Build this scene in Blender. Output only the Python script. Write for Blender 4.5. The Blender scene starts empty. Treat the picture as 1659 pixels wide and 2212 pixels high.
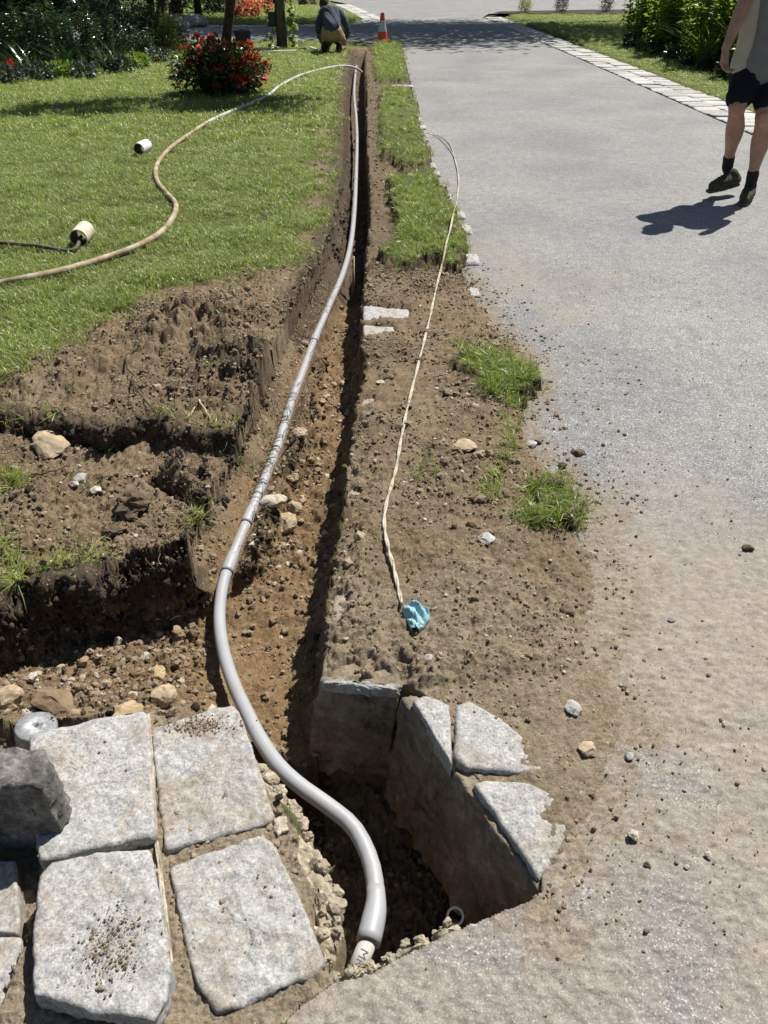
import bpy, bmesh, math, random
import numpy as np
from mathutils import Vector, Matrix, Quaternion

random.seed(7)
rng = np.random.default_rng(11)
SC = bpy.context.scene
COL = SC.collection

# ------------------------------------------------------------------ camera
H_CAM, PITCH = 1.42, math.radians(35.3)
cam_d = bpy.data.cameras.new('camera')
cam = bpy.data.objects.new('camera', cam_d)
COL.objects.link(cam)
cam.location = (0, 0, H_CAM)
cam.rotation_euler = (math.pi / 2 - PITCH, 0, 0)
cam_d.sensor_fit = 'VERTICAL'
cam_d.sensor_height = 34.6
cam_d.sensor_width = 34.6
cam_d.lens = 26.0
cam_d.clip_start = 0.02
cam_d.clip_end = 600
SC.camera = cam

# ------------------------------------------------------------------ light
SUN_AZ = np.array([0.64, 0.77])
SUN_AZ = SUN_AZ / np.linalg.norm(SUN_AZ)
SUN_EL = math.radians(56)
sund = bpy.data.lights.new('sun', 'SUN')
sund.energy = 5.0
sund.angle = math.radians(0.5)
sund.color = (1.0, 0.965, 0.9)
sun = bpy.data.objects.new('sun', sund)
COL.objects.link(sun)
sdir = Vector((SUN_AZ[0] * math.cos(SUN_EL), SUN_AZ[1] * math.cos(SUN_EL), math.sin(SUN_EL)))
sun.rotation_euler = sdir.to_track_quat('Z', 'Y').to_euler()
sun.location = (6, 8, 14)

world = bpy.data.worlds.new('World')
SC.world = world
world.use_nodes = True
wn = world.node_tree
bg = wn.nodes['Background']
sky = wn.nodes.new('ShaderNodeTexSky')
sky.sky_type = 'NISHITA'
sky.sun_disc = False
sky.sun_elevation = SUN_EL
sky.sun_rotation = math.atan2(SUN_AZ[0], SUN_AZ[1])
wn.links.new(sky.outputs[0], bg.inputs[0])
bg.inputs[1].default_value = 0.05
SC.view_settings.view_transform = 'Standard'
SC.view_settings.look = 'None'
SC.view_settings.exposure = 0.6
SC.view_settings.gamma = 1.0
SC.cycles.use_denoising = True
SC.cycles.max_bounces = 6
SC.cycles.transparent_max_bounces = 4
SC.cycles.sample_clamp_indirect = 6

# ------------------------------------------------------------------ helpers
CP, SP = math.cos(PITCH), math.sin(PITCH)
FPX = 1662.0


def ray(x, y):
    cx, cy = (x - 829.5) / FPX, (1106 - y) / FPX
    return np.array([cx, CP + cy * SP, -SP + cy * CP])


def G(x, y, z=0.0):
    d = ray(x, y)
    t = (z - H_CAM) / d[2]
    return np.array([d[0] * t, d[1] * t, z])


def AT(x, y, Y):
    d = ray(x, y)
    t = Y / d[1]
    return np.array([d[0] * t, Y, H_CAM + d[2] * t])


def GP(pts, z=0.0):
    return np.array([G(x, y, z)[:2] for x, y in pts])


def hash2(ix, iy, seed):
    h = (ix * 374761393 + iy * 668265263 + seed * 974711) & 0xFFFFFFFF
    h = ((h ^ (h >> 13)) * 1274126177) & 0xFFFFFFFF
    return (h ^ (h >> 16)) & 0xFFFFFFFF


def perlin(x, y, seed=0):
    x = np.asarray(x, dtype=np.float64); y = np.asarray(y, dtype=np.float64)
    fx = np.floor(x); fy = np.floor(y)
    ix = fx.astype(np.int64); iy = fy.astype(np.int64)
    dx = x - fx; dy = y - fy
    u = dx * dx * dx * (dx * (dx * 6 - 15) + 10)
    v = dy * dy * dy * (dy * (dy * 6 - 15) + 10)

    def g(i, j, ax, ay):
        a = hash2(i, j, seed) * (2 * math.pi / 4294967296.0)
        return np.cos(a) * ax + np.sin(a) * ay
    n00 = g(ix, iy, dx, dy); n10 = g(ix + 1, iy, dx - 1, dy)
    n01 = g(ix, iy + 1, dx, dy - 1); n11 = g(ix + 1, iy + 1, dx - 1, dy - 1)
    a = n00 + u * (n10 - n00); b = n01 + u * (n11 - n01)
    return (a + v * (b - a)) * 1.5


def fbm(x, y, octv=4, seed=0, gain=0.5):
    s = 0; a = 1.0; f = 1.0
    for o in range(octv):
        s = s + a * perlin(x * f + 17.3 * o, y * f - 9.1 * o, seed + o)
        a *= gain; f *= 2.03
    return s


def sstep(t):
    t = np.clip(t, 0, 1)
    return t * t * (3 - 2 * t)


def sdf(X, Y, P):
    """signed distance to polygon, positive inside"""
    d2 = np.full(X.shape, 1e9); ins = np.zeros(X.shape, bool)
    n = len(P)
    for i in range(n):
        x0, y0 = P[i]; x1, y1 = P[(i + 1) % n]
        ex, ey = x1 - x0, y1 - y0
        L = ex * ex + ey * ey + 1e-12
        t = np.clip(((X - x0) * ex + (Y - y0) * ey) / L, 0, 1)
        d2 = np.minimum(d2, (X - x0 - t * ex) ** 2 + (Y - y0 - t * ey) ** 2)
        c = (y0 > Y) != (y1 > Y)
        xi = x0 + (Y - y0) * ex / (ey if abs(ey) > 1e-12 else 1e-12)
        ins ^= c & (X < xi)
    d = np.sqrt(d2)
    return np.where(ins, d, -d)


def dline(X, Y, P):
    d2 = np.full(X.shape, 1e9)
    for i in range(len(P) - 1):
        x0, y0 = P[i][:2]; x1, y1 = P[i + 1][:2]
        ex, ey = x1 - x0, y1 - y0
        t = np.clip(((X - x0) * ex + (Y - y0) * ey) / (ex * ex + ey * ey + 1e-12), 0, 1)
        d2 = np.minimum(d2, (X - x0 - t * ex) ** 2 + (Y - y0 - t * ey) ** 2)
    return np.sqrt(d2)


def mesh_np(name, V, F, smooth=True, attrs=None):
    me = bpy.data.meshes.new(name)
    V = np.asarray(V, np.float32); F = np.asarray(F, np.int32)
    k = F.shape[1]
    me.vertices.add(len(V)); me.vertices.foreach_set('co', V.ravel())
    me.loops.add(F.size); me.loops.foreach_set('vertex_index', F.ravel())
    me.polygons.add(len(F))
    me.polygons.foreach_set('loop_start', np.arange(0, F.size, k, dtype=np.int32))
    me.polygons.foreach_set('loop_total', np.full(len(F), k, np.int32))
    if smooth:
        me.polygons.foreach_set('use_smooth', np.ones(len(F), bool))
    me.update(calc_edges=True)
    for an, av in (attrs or {}).items():
        a = me.attributes.new(an, 'FLOAT', 'POINT')
        a.data.foreach_set('value', np.asarray(av, np.float32))
    return me


def link(name, me, mat=None, parent=None, loc=None):
    o = bpy.data.objects.new(name, me)
    COL.objects.link(o)
    if mat is not None and me is not None and len(me.materials) == 0:
        me.materials.append(mat)
    if parent is not None:
        o.parent = parent
    if loc is not None:
        o.location = loc
    return o


def tag(o, label=None, cat=None, group=None, kind=None):
    if label: o['label'] = label
    if cat: o['category'] = cat
    if group: o['group'] = group
    if kind: o['kind'] = kind
    return o


def empty(name, loc=(0, 0, 0), rz=0.0):
    o = bpy.data.objects.new(name, None)
    o.empty_display_size = 0.1
    COL.objects.link(o)
    o.location = loc; o.rotation_euler = (0, 0, rz)
    return o


class MB:
    """collects tris/quads"""
    def __init__(s): s.v = []; s.f = []

    def tube(s, pts, rad, n=10, cap=True, flat=1.0):
        pts = [Vector(p) for p in pts]
        if not hasattr(rad, '__len__'): rad = [rad] * len(pts)
        up = Vector((0, 0, 1)); base = len(s.v); prev = None
        for i, p in enumerate(pts):
            t = (pts[min(i + 1, len(pts) - 1)] - pts[max(i - 1, 0)])
            t = t.normalized() if t.length > 1e-9 else Vector((0, 0, 1))
            if prev is None:
                a = up if abs(t.z) < 0.9 else Vector((1, 0, 0))
                u = t.cross(a).normalized()
            else:
                u = (prev - t * prev.dot(t)).normalized()
            prev = u; w = t.cross(u)
            for k in range(n):
                an = 2 * math.pi * k / n
                s.v.append(tuple(p + u * (math.cos(an) * rad[i]) + w * (math.sin(an) * rad[i] * flat)))
        for i in range(len(pts) - 1):
            for k in range(n):
                a = base + i * n + k; b = base + i * n + (k + 1) % n
                s.f.append((a, b, b + n, a + n))
        if cap:
            for ring, p, rev in ((0, pts[0], True), (len(pts) - 1, pts[-1], False)):
                c = len(s.v); s.v.append(tuple(p))
                for k in range(n):
                    a = base + ring * n + k; b = base + ring * n + (k + 1) % n
                    s.f.append((b, a, c) if rev else (a, b, c))
        return s

    def lathe(s, prof, n=24, c=(0, 0, 0)):
        base = len(s.v)
        for r, z in prof:
            for k in range(n):
                an = 2 * math.pi * k / n
                s.v.append((c[0] + r * math.cos(an), c[1] + r * math.sin(an), c[2] + z))
        for i in range(len(prof) - 1):
            for k in range(n):
                a = base + i * n + k; b = base + i * n + (k + 1) % n
                s.f.append((a, b, b + n, a + n))
        return s

    def box(s, c, d, rz=0.0):
        base = len(s.v); ca, sa = math.cos(rz), math.sin(rz)
        for sx, sy, sz in ((-1, -1, -1), (1, -1, -1), (1, 1, -1), (-1, 1, -1), (-1, -1, 1), (1, -1, 1), (1, 1, 1), (-1, 1, 1)):
            x, y = sx * d[0] / 2, sy * d[1] / 2
            s.v.append((c[0] + x * ca - y * sa, c[1] + x * sa + y * ca, c[2] + sz * d[2] / 2))
        for f in ((0, 3, 2, 1), (4, 5, 6, 7), (0, 1, 5, 4), (1, 2, 6, 5), (2, 3, 7, 6), (3, 0, 4, 7)):
            s.f.append(tuple(base + i for i in f))
        return s

    def mesh(s, name, smooth=True):
        me = bpy.data.meshes.new(name)
        me.from_pydata(s.v, [], s.f)
        if smooth:
            me.polygons.foreach_set('use_smooth', [True] * len(me.polygons))
        me.update()
        return me

    def build(s, name, mat, parent=None, smooth=True):
        return link(name, s.mesh(name, smooth), mat, parent)


def spline(pts, n=8):
    """Catmull-Rom resample"""
    P = [np.array(p, float) for p in pts]
    P = [2 * P[0] - P[1]] + P + [2 * P[-1] - P[-2]]
    out = []
    for i in range(1, len(P) - 2):
        for k in range(n):
            t = k / n
            a, b, c, d = P[i - 1], P[i], P[i + 1], P[i + 2]
            out.append(0.5 * (2 * b + (c - a) * t + (2 * a - 5 * b + 4 * c - d) * t * t + (3 * b - a - 3 * c + d) * t ** 3))
    out.append(P[-2])
    return out


# ------------------------------------------------------------------ materials
class NT:
    def __init__(s, name):
        s.m = bpy.data.materials.new(name); s.m.use_nodes = True
        s.t = s.m.node_tree; s.b = s.t.nodes['Principled BSDF']; s.o = s.t.nodes['Material Output']
        s.co = s.t.nodes.new('ShaderNodeTexCoord').outputs['Object']

    def n(s, typ, **kw):
        x = s.t.nodes.new(typ)
        for k, v in kw.items(): setattr(x, k, v)
        return x

    def noise(s, scale, detail=4, rough=0.6, dist=0.0, co=None):
        x = s.n('ShaderNodeTexNoise')
        x.inputs['Scale'].default_value = scale; x.inputs['Detail'].default_value = detail
        x.inputs['Roughness'].default_value = rough; x.inputs['Distortion'].default_value = dist
        s.t.links.new(co or s.co, x.inputs['Vector'])
        return x.outputs['Fac']

    def vor(s, scale, out='Color', feature='F1', co=None):
        x = s.n('ShaderNodeTexVoronoi', feature=feature)
        x.inputs['Scale'].default_value = scale
        s.t.links.new(co or s.co, x.inputs['Vector'])
        return x.outputs[out]

    def ramp(s, fac, stops):
        x = s.n('ShaderNodeValToRGB')
        e = x.color_ramp.elements
        while len(e) < len(stops): e.new(0.5)
        for q, (p, c) in zip(e, stops):
            q.position = p
            q.color = (c, c, c, 1) if not hasattr(c, '__len__') else (*c, 1)
        s.t.links.new(fac, x.inputs[0])
        return x.outputs[0]

    def mix(s, fac, a, b, mode='MIX'):
        x = s.n('ShaderNodeMix', data_type='RGBA', blend_type=mode)
        for q, v in ((0, fac), (6, a), (7, b)):
            sock = x.inputs[q]
            if hasattr(v, 'is_linked'): s.t.links.new(v, sock)
            elif hasattr(v, '__len__'): sock.default_value = (*v, 1)
            else: sock.default_value = v if q == 0 else (v, v, v, 1)
        return x.outputs[2]

    def math(s, op, a, b=0.0):
        x = s.n('ShaderNodeMath', operation=op)
        for sock, v in zip(x.inputs, (a, b)):
            if hasattr(v, 'is_linked'): s.t.links.new(v, sock)
            else: sock.default_value = v
        return x.outputs[0]

    def attr(s, name):
        x = s.n('ShaderNodeAttribute', attribute_name=name)
        return x.outputs['Fac']

    def rnd(s):
        return s.n('ShaderNodeObjectInfo').outputs['Random']

    def bump(s, h, strength=0.5, dist=0.01, prev=None):
        x = s.n('ShaderNodeBump')
        x.inputs['Strength'].default_value = strength; x.inputs['Distance'].default_value = dist
        s.t.links.new(h, x.inputs['Height'])
        if prev is not None: s.t.links.new(prev, x.inputs['Normal'])
        return x.outputs[0]

    def out(s, color, rough=0.9, bump=None, spec=0.3, metal=0.0):
        i = s.b.inputs
        if hasattr(color, 'is_linked'): s.t.links.new(color, i['Base Color'])
        else: i['Base Color'].default_value = (*color, 1)
        if hasattr(rough, 'is_linked'): s.t.links.new(rough, i['Roughness'])
        else: i['Roughness'].default_value = rough
        i['Specular IOR Level'].default_value = spec; i['Metallic'].default_value = metal
        if bump is not None: s.t.links.new(bump, i['Normal'])
        return s.m

    def leaf(s, color, trans=0.45, rough=0.45, spec=0.4, tcol=None):
        s.out(color, rough, None, spec)
        t = s.n('ShaderNodeBsdfTranslucent')
        c = tcol if tcol is not None else color
        if hasattr(c, 'is_linked'): s.t.links.new(c, t.inputs[0])
        else: t.inputs[0].default_value = (*c, 1)
        mx = s.n('ShaderNodeMixShader'); mx.inputs[0].default_value = trans
        s.t.links.new(s.b.outputs[0], mx.inputs[1]); s.t.links.new(t.outputs[0], mx.inputs[2])
        s.t.links.new(mx.outputs[0], s.o.inputs['Surface'])
        return s.m


def simple(name, col, rough=0.6, var=0.25, scale=30, bump=0.15, spec=0.4, bscale=120):
    k = NT(name)
    f = k.noise(scale, 6)
    lo = tuple(c * (1 - var) for c in col); hi = tuple(min(1, c * (1 + var)) for c in col)
    c = k.ramp(f, [(0.3, lo), (0.7, hi)])
    return k.out(c, rough, k.bump(k.noise(bscale, 4), bump, 0.004), spec)


def m_soil():
    k = NT('soil')
    big = k.noise(3.0, 6, 0.65); mid = k.noise(28, 8, 0.7); fine = k.noise(170, 5, 0.75)
    vf = k.noise(420, 3, 0.8)
    f = k.math('ADD', k.math('ADD', k.math('MULTIPLY', mid, 0.34), k.math('MULTIPLY', fine, 0.36)), k.math('MULTIPLY', vf, .30))
    dry = k.ramp(f, [(0.36, (0.050, 0.034, 0.020)), (0.46, (0.132, 0.092, 0.054)), (0.55, (0.215, 0.156, 0.096)), (0.66, (0.38, 0.30, 0.20))])
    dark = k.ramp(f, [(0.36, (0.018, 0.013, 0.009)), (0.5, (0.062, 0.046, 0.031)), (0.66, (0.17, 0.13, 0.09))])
    sub = k.ramp(f, [(0.36, (0.075, 0.046, 0.022)), (0.5, (0.20, 0.130, 0.066)), (0.66, (0.37, 0.27, 0.16))])
    dust = k.ramp(f, [(0.36, (0.13, 0.102, 0.07)), (0.5, (0.285, 0.235, 0.168)), (0.66, (0.46, 0.40, 0.305))])
    c = k.mix(k.ramp(big, [(0.42, 0.0), (0.70, 0.30)]), dry, dust)
    c = k.mix(k.attr('sub'), c, sub)
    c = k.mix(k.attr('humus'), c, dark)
    c = k.mix(k.attr('dusty'), c, dust)
    peb = k.vor(95)
    pk = k.ramp(k.vor(95, 'Distance'), [(0.22, 1.0), (0.30, 0.0)])
    sel = k.ramp(peb, [(0.72, 0.0), (0.76, 1.0)])
    pc = k.ramp(k.noise(60, 2), [(0.35, (0.20, 0.14, 0.09)), (0.6, (0.46, 0.38, 0.28))])
    c = k.mix(k.math('MULTIPLY', k.math('MULTIPLY', pk, sel), k.math('SUBTRACT', 0.8, k.attr('turf'))), c, pc)
    c = k.mix(k.attr('turf'), c, k.ramp(f, [(0.38, (0.022, 0.034, 0.008)), (0.5, (0.075, 0.10, 0.022)), (0.64, (0.19, 0.21, 0.07))]))
    b = k.bump(k.noise(60, 6, 0.7), 0.7, 0.012)
    b = k.bump(fine, 0.8, 0.006, b)
    return k.out(c, 0.95, b, 0.15)


def m_asphalt():
    k = NT('asphalt')
    agg = k.vor(330); aggd = k.vor(330, 'Distance')
    v = k.n('ShaderNodeSeparateColor'); k.t.links.new(agg, v.inputs[0])
    r = v.outputs[0]
    c = k.ramp(r, [(0.0, (0.115, 0.115, 0.118)), (0.45, (0.17, 0.169, 0.168)), (0.78, (0.215, 0.212, 0.206)), (0.90, (0.31, 0.305, 0.295)), (0.97, (0.50, 0.49, 0.47))])
    pat = k.noise(0.9, 6, 0.6, 0.4)
    c = k.mix(1.0, c, k.ramp(pat, [(0.3, (0.74, 0.75, 0.775)), (0.7, (1.16, 1.13, 1.08))]), 'MULTIPLY')
    c = k.mix(1.0, c, k.ramp(k.noise(14, 8, .75), [(0.3, 0.72), (0.5, 1.0), (0.7, 1.22)]), 'MULTIPLY')
    # tan dust trodden into the surface
    st = k.noise(3.4, 10, 0.66, 0.9)
    fine = k.noise(70, 6, 0.72)
    dcol = k.ramp(k.math('ADD', k.math('MULTIPLY', k.noise(35, 7, 0.75), .5), k.math('MULTIPLY', k.noise(300, 3, .8), .5)), [(0.34, (0.12, 0.098, 0.072)), (0.5, (0.235, 0.202, 0.158)), (0.66, (0.38, 0.34, 0.28))])
    d = k.math('ADD', k.math('MULTIPLY', st, 1.5), k.math('MULTIPLY', fine, 0.9))
    d = k.math('ADD', d, k.math('MULTIPLY', k.attr('dust'), 1.0))
    c = k.mix(k.ramp(k.math('MULTIPLY', d, .38), [(0.60, 0.0), (0.88, 0.88)]), c, dcol)
    mcol = k.ramp(k.math('ADD', k.math('MULTIPLY', fine, .5), k.math('MULTIPLY', k.noise(330, 3, .8), .5)), [(.36, (.06, .042, .026)), (.5, (.165, .122, .077)), (.64, (.33, .265, .185))])
    mm = k.math('MULTIPLY', k.math('ADD', k.math('ADD', k.math('MULTIPLY', k.noise(11, 10, .78, .5), 1.5), -.45), k.attr('mud')), .5)
    c = k.mix(k.ramp(mm, [(.44, 0.0), (.56, .85)]), c, mcol)
    # hairline cracks
    crk = k.vor(0.9, 'Distance', 'DISTANCE_TO_EDGE')
    b = k.bump(aggd, 0.18, 0.003)
    b = k.bump(k.noise(45, 5, 0.65), 0.35, 0.008, b)
    b = k.bump(k.noise(7, 4, 0.6), 0.25, 0.03, b)
    return k.out(c, 0.82, b, 0.35)


def m_granite(name, warm=0.0, dirt=0.35):
    k = NT(name)
    n1 = k.noise(75, 8, 0.78); n2 = k.noise(16, 6, 0.6); n3 = k.noise(190, 4, 0.7)
    f = k.math('ADD', k.math('MULTIPLY', n1, 0.6), k.math('MULTIPLY', n3, 0.4))
    c = k.ramp(f, [(0.34, (0.10, 0.10, 0.105)), (0.44, (0.25, 0.25, 0.25)), (0.54, (0.44, 0.425, 0.395)), (0.66, (0.70, 0.675, 0.62))])
    c = k.mix(k.ramp(n2, [(0.42, 0.0), (0.62, 0.55)]), c, k.mix(0.5, c, (0.30, 0.315, 0.325)))
    rust = k.ramp(k.noise(9, 8, 0.75, 0.6), [(0.56, 0.0), (0.70, 0.55)])
    c = k.mix(rust, c, (0.40, 0.285, 0.155))
    dd = k.ramp(k.noise(6.5, 10, 0.74, 0.6), [(0.53 - dirt * 0.25, 0.0), (0.70 - dirt * 0.2, 0.8)])
    c = k.mix(dd, c, k.ramp(n1, [(0.3, (0.16, 0.12, 0.08)), (0.7, (0.36, 0.30, 0.22))]))
    if warm: c = k.mix(warm, c, (0.30, 0.23, 0.15))
    b = k.bump(k.noise(38, 7, 0.72), 0.6, 0.012)
    b = k.bump(n1, 0.5, 0.006, b)
    return k.out(c, 0.85, b, 0.3)


def m_grass(name, a, b_, t, dryc=(0.36, 0.33, 0.15), dryf=0.12):
    k = NT(name)
    r = k.rnd()
    g = k.n('ShaderNodeNewGeometry')
    c = k.mix(k.math('FRACT', k.math('MULTIPLY', r, 7.3)), a, b_)
    # patches of yellower turf
    w = k.noise(1.4, 4, co=g.outputs['Position'])
    c = k.mix(k.ramp(w, [(0.42, 0.0), (0.70, 0.35)]), c, tuple(0.5 * (x + y) for x, y in zip(b_, dryc)))
    c = k.mix(k.ramp(k.attr('rnd'), [(1 - dryf - 0.02, 0.0), (1 - dryf, 1.0)]), c, dryc)
    return k.leaf(c, 0.42, 0.38, 0.5, k.mix(0.35, c, t))


def m_leaf(name, a, b_, t, rough=0.4, trans=0.4, spec=0.5):
    k = NT(name)
    c = k.mix(k.attr('rnd'), a, b_)
    return k.leaf(c, trans, rough, spec, k.mix(0.5, c, t))


M = {}
M['soil'] = m_soil()
M['asphalt'] = m_asphalt()
M['granite'] = m_granite('granite')
M['granite_clean'] = m_granite('granite_pale', 0.0, 0.1)
def m_granite_shade_dark():  # granite tone darkened to carry the shade on the loose block's front
    k = NT('shade_darkened_granite')
    f = k.math('ADD', k.math('MULTIPLY', k.noise(70, 8, .75), .6), k.math('MULTIPLY', k.noise(14, 6, .6), .4))
    c = k.ramp(f, [(.36, (.05, .047, .043)), (.5, (.13, .122, .11)), (.64, (.30, .285, .255))])
    return k.out(c, .9, k.bump(k.noise(30, 8, .72), .8, .015), .25)


M['granite_shade_dark'] = m_granite_shade_dark()
M['granite_dirty'] = m_granite('granite_dusty', 0.15, 0.8)
M['joint'] = simple('joint_soil', (0.10, 0.08, 0.055), 0.95, 0.4, 30, 0.6, 0.1, 80)
M['mortar'] = simple('mortar', (0.36, 0.315, 0.25), 0.95, 0.4, 60, 0.8, 0.15, 140)
M['haunch'] = simple('broken_haunch', (0.31, 0.265, 0.195), 0.95, 0.55, 26, 1.0, 0.15, 60)
M['concrete'] = None
M['grass'] = m_grass('lawn_blades', (0.115, 0.19, 0.027), (0.265, 0.345, 0.06), (0.46, 0.60, 0.06), (.46, .43, .21), .17)
M['grass_dry'] = m_grass('thin_lawn_blades', (0.115, 0.155, 0.04), (0.20, 0.23, 0.075), (0.30, 0.36, 0.08), dryf=0.35)
M['leaf_dark'] = m_leaf('dark_leaves', (0.014, 0.036, 0.014), (0.045, 0.09, 0.034), (0.08, 0.16, 0.025), 0.22, 0.22, .7)
M['leaf_grey'] = m_leaf('greygreen_needles', (0.022, 0.040, 0.030), (0.07, 0.10, 0.075), (0.06, 0.10, 0.05), 0.45, 0.2)
M['leaf_mid'] = m_leaf('mid_leaves', (0.045, 0.10, 0.018), (0.11, 0.20, 0.035), (0.30, 0.48, 0.04), 0.35, 0.5)
M['leaf_light'] = m_leaf('light_leaves', (0.10, 0.17, 0.025), (0.22, 0.30, 0.05), (0.42, 0.55, 0.06), 0.4, 0.5)
M['leaf_yellow'] = m_leaf('yellowish_leaves', (0.20, 0.22, 0.04), (0.36, 0.34, 0.08), (0.5, 0.5, 0.08), 0.45, 0.45)
M['petal_red'] = m_leaf('red_petals', (0.42, 0.012, 0.012), (0.70, 0.04, 0.022), (0.8, 0.06, 0.03), 0.5, 0.35)
M['petal_coral'] = m_leaf('coral_petals', (0.62, 0.10, 0.06), (0.80, 0.24, 0.16), (0.8, 0.2, 0.1), 0.5, 0.35)
M['bark'] = simple('bark', (0.055, 0.042, 0.032), 0.95, 0.5, 14, 1.0, 0.1, 30)
M['post_wood'] = simple('weathered_post', (0.12, 0.10, 0.08), 0.95, 0.4, 8, 0.8, 0.1, 40)
M['pvc'] = None
M['pvc_dusty'] = simple('dusty_conduit', (0.43, 0.42, 0.40), 0.6, 0.18, 25, 0.1, 0.4)
M['pvc_white'] = simple('white_pvc', (0.72, 0.71, 0.67), 0.45, 0.08, 14, 0.05, 0.5)
M['pvc_beige'] = simple('soiled_pvc', (0.52, 0.45, 0.35), 0.65, 0.25, 20, 0.1, 0.4)
M['pipe_dark'] = simple('pipe_bore', (0.10, 0.085, 0.07), 0.8, 0.3, 20, 0.2, 0.3)
M['print_grey'] = simple('print_grey', (0.10, 0.10, 0.11), 0.7, 0.3, 60, 0.05, 0.3)
M['ink'] = simple('dark_ink', (0.04, 0.04, 0.05), 0.7, 0.1, 20, 0.05, 0.3)


def m_concrete():
    k = NT('stained_concrete')
    a = k.noise(9, 9, .72, .7); b_ = k.noise(60, 6, .75)
    c = k.ramp(k.math('ADD', k.math('MULTIPLY', a, .65), k.math('MULTIPLY', b_, .35)), [(.36, (.085, .066, .045)), (.46, (.24, .19, .128)), (.56, (.37, .305, .215)), (.68, (.56, .50, .40))])
    bl = k.ramp(k.noise(6, 5, .6, 1.0), [(.55, 0.0), (.66, .5)])
    c = k.mix(bl, c, (.12, .125, .14))
    n = k.bump(k.noise(22, 8, .72), 1.0, .02); n = k.bump(b_, .7, .008, n)
    return k.out(c, .95, n, .15)


def m_pvc():
    k = NT('grey_conduit')
    c = k.ramp(k.noise(9, 5), [(.3, (.28, .287, .302)), (.7, (.335, .342, .355))])
    d = k.ramp(k.math('ADD', k.math('MULTIPLY', k.noise(5, 8, .7, .4), .6), k.math('MULTIPLY', k.noise(90, 5, .75), .4)), [(.50, 0.0), (.64, .65)])
    c = k.mix(d, c, (.30, .25, .18))
    return k.out(c, k.ramp(d, [(0, .46), (1, .85)]), k.bump(k.noise(120, 4), .06, .003), .5)


def m_hose():
    k = NT('dusty_hose')
    f = k.noise(9, 7, 0.7); g = k.noise(60, 4, 0.7)
    c = k.ramp(f, [(0.33, (0.16, 0.11, 0.058)), (0.5, (0.29, 0.22, 0.135)), (0.66, (0.42, 0.38, 0.30))])
    c = k.mix(k.ramp(g, [(0.5, 0.0), (0.7, 0.4)]), c, (0.47, 0.43, 0.36))
    return k.out(c, 0.75, k.bump(g, 0.2, 0.003), 0.3)


def m_cord():
    k = NT('white_cord')
    f = k.noise(26, 8, 0.75)
    c = k.ramp(f, [(0.36, (0.52, 0.49, 0.43)), (0.52, (0.40, 0.35, 0.265)), (0.64, (0.22, 0.17, 0.11))])
    return k.out(c, 0.65, k.bump(k.noise(90, 4), 0.25, 0.003), 0.3)


M['hose'] = m_hose(); M['cord'] = m_cord(); M['concrete'] = m_concrete(); M['pvc'] = m_pvc()

# ------------------------------------------------------------------ terrain definition
TR = [(790, 112), (789, 155), (792, 196), (791, 259), (794, 323), (799, 403), (800, 470), (794, 545), (789, 610),
      (783, 665), (783, 740), (789, 815), (772, 880), (757, 950), (751, 1030), (746, 1100), (727, 1185), (712, 1290), (700, 1400), (690, 1474)]
TL = [(760, 112), (751, 155), (741, 199), (738, 260), (735, 340), (731, 420), (718, 490), (700, 550), (680, 600),
      (655, 640), (640, 690), (625, 745), (617, 800), (610, 860), (600, 915), (565, 960), (545, 1000), (530, 1060), (500, 1118), (490, 1200), (480, 1290), (470, 1400), (500, 1520)]
_r = GP(TR); _l = GP(TL)
_ro = np.argsort(_r[:, 1]); _lo = np.argsort(_l[:, 1])
RY, RX = _r[_ro, 1], _r[_ro, 0]
LY, LX = _l[_lo, 1], _l[_lo, 0]
TY0, TY1 = RY[0], RY[-1]

BANK2 = GP([(-500, 885), (0, 902), (120, 925), (250, 945), (330, 918), (400, 948), (520, 955), (605, 935), (700, 960), (700, 1100), (490, 1120),
            (400, 1172), (300, 1203), (230, 1222), (100, 1245), (0, 1300), (-500, 1470)], -0.03)
SCARP = GP([(-500, 885), (0, 902), (120, 925), (250, 945)], -0.03)
FLAP = GP([(335, 965), (420, 950), (520, 970), (535, 1010), (525, 1062), (480, 1070), (430, 1045), (370, 1022), (330, 1000)], 0.02)
FLAPCUT = GP([(335, 1003), (372, 1026), (430, 1052), (480, 1080), (520, 1080)], 0.0)
EXC = np.vstack([GP([(488, 1122), (400, 1174), (330, 1196), (300, 1203), (230, 1222), (100, 1245), (0, 1300), (-500, 1470)], -0.02),
                 np.array([[-4.0, 1.30], [-4.0, 1.16], [-0.42, 1.19], [-0.15, 1.2], [-0.15, 1.75], [-0.42, 2.0]])])
NOTCH = [GP([(230, 1232), (300, 1215), (380, 1190), (420, 1165), (380, 1150), (300, 1165), (238, 1195)], -0.02)]
PIT = GP([(600, 1500), (688, 1478), (860, 1491), (888, 1508), (975, 1650), (1020, 1712), (1166, 1918), (1150, 1937), (985, 2004), (930, 2032), (860, 2064), (800, 2097), (722, 2108),
          (702, 2085), (722, 1985), (712, 1905), (668, 1815), (618, 1735), (585, 1690), (545, 1600), (515, 1535)])
APRON = np.vstack([GP([(505, 1522), (530, 1575), (575, 1690), (612, 1745), (662, 1825), (702, 1910), (712, 1980), (695, 2088), (720, 2125), (600, 2215)]),
                   np.array([[-0.18, 0.30], [-0.18, -0.6], [-2.5, -0.6], [-2.5, 1.22]]), GP([(60, 1560), (300, 1530)])])
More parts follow.
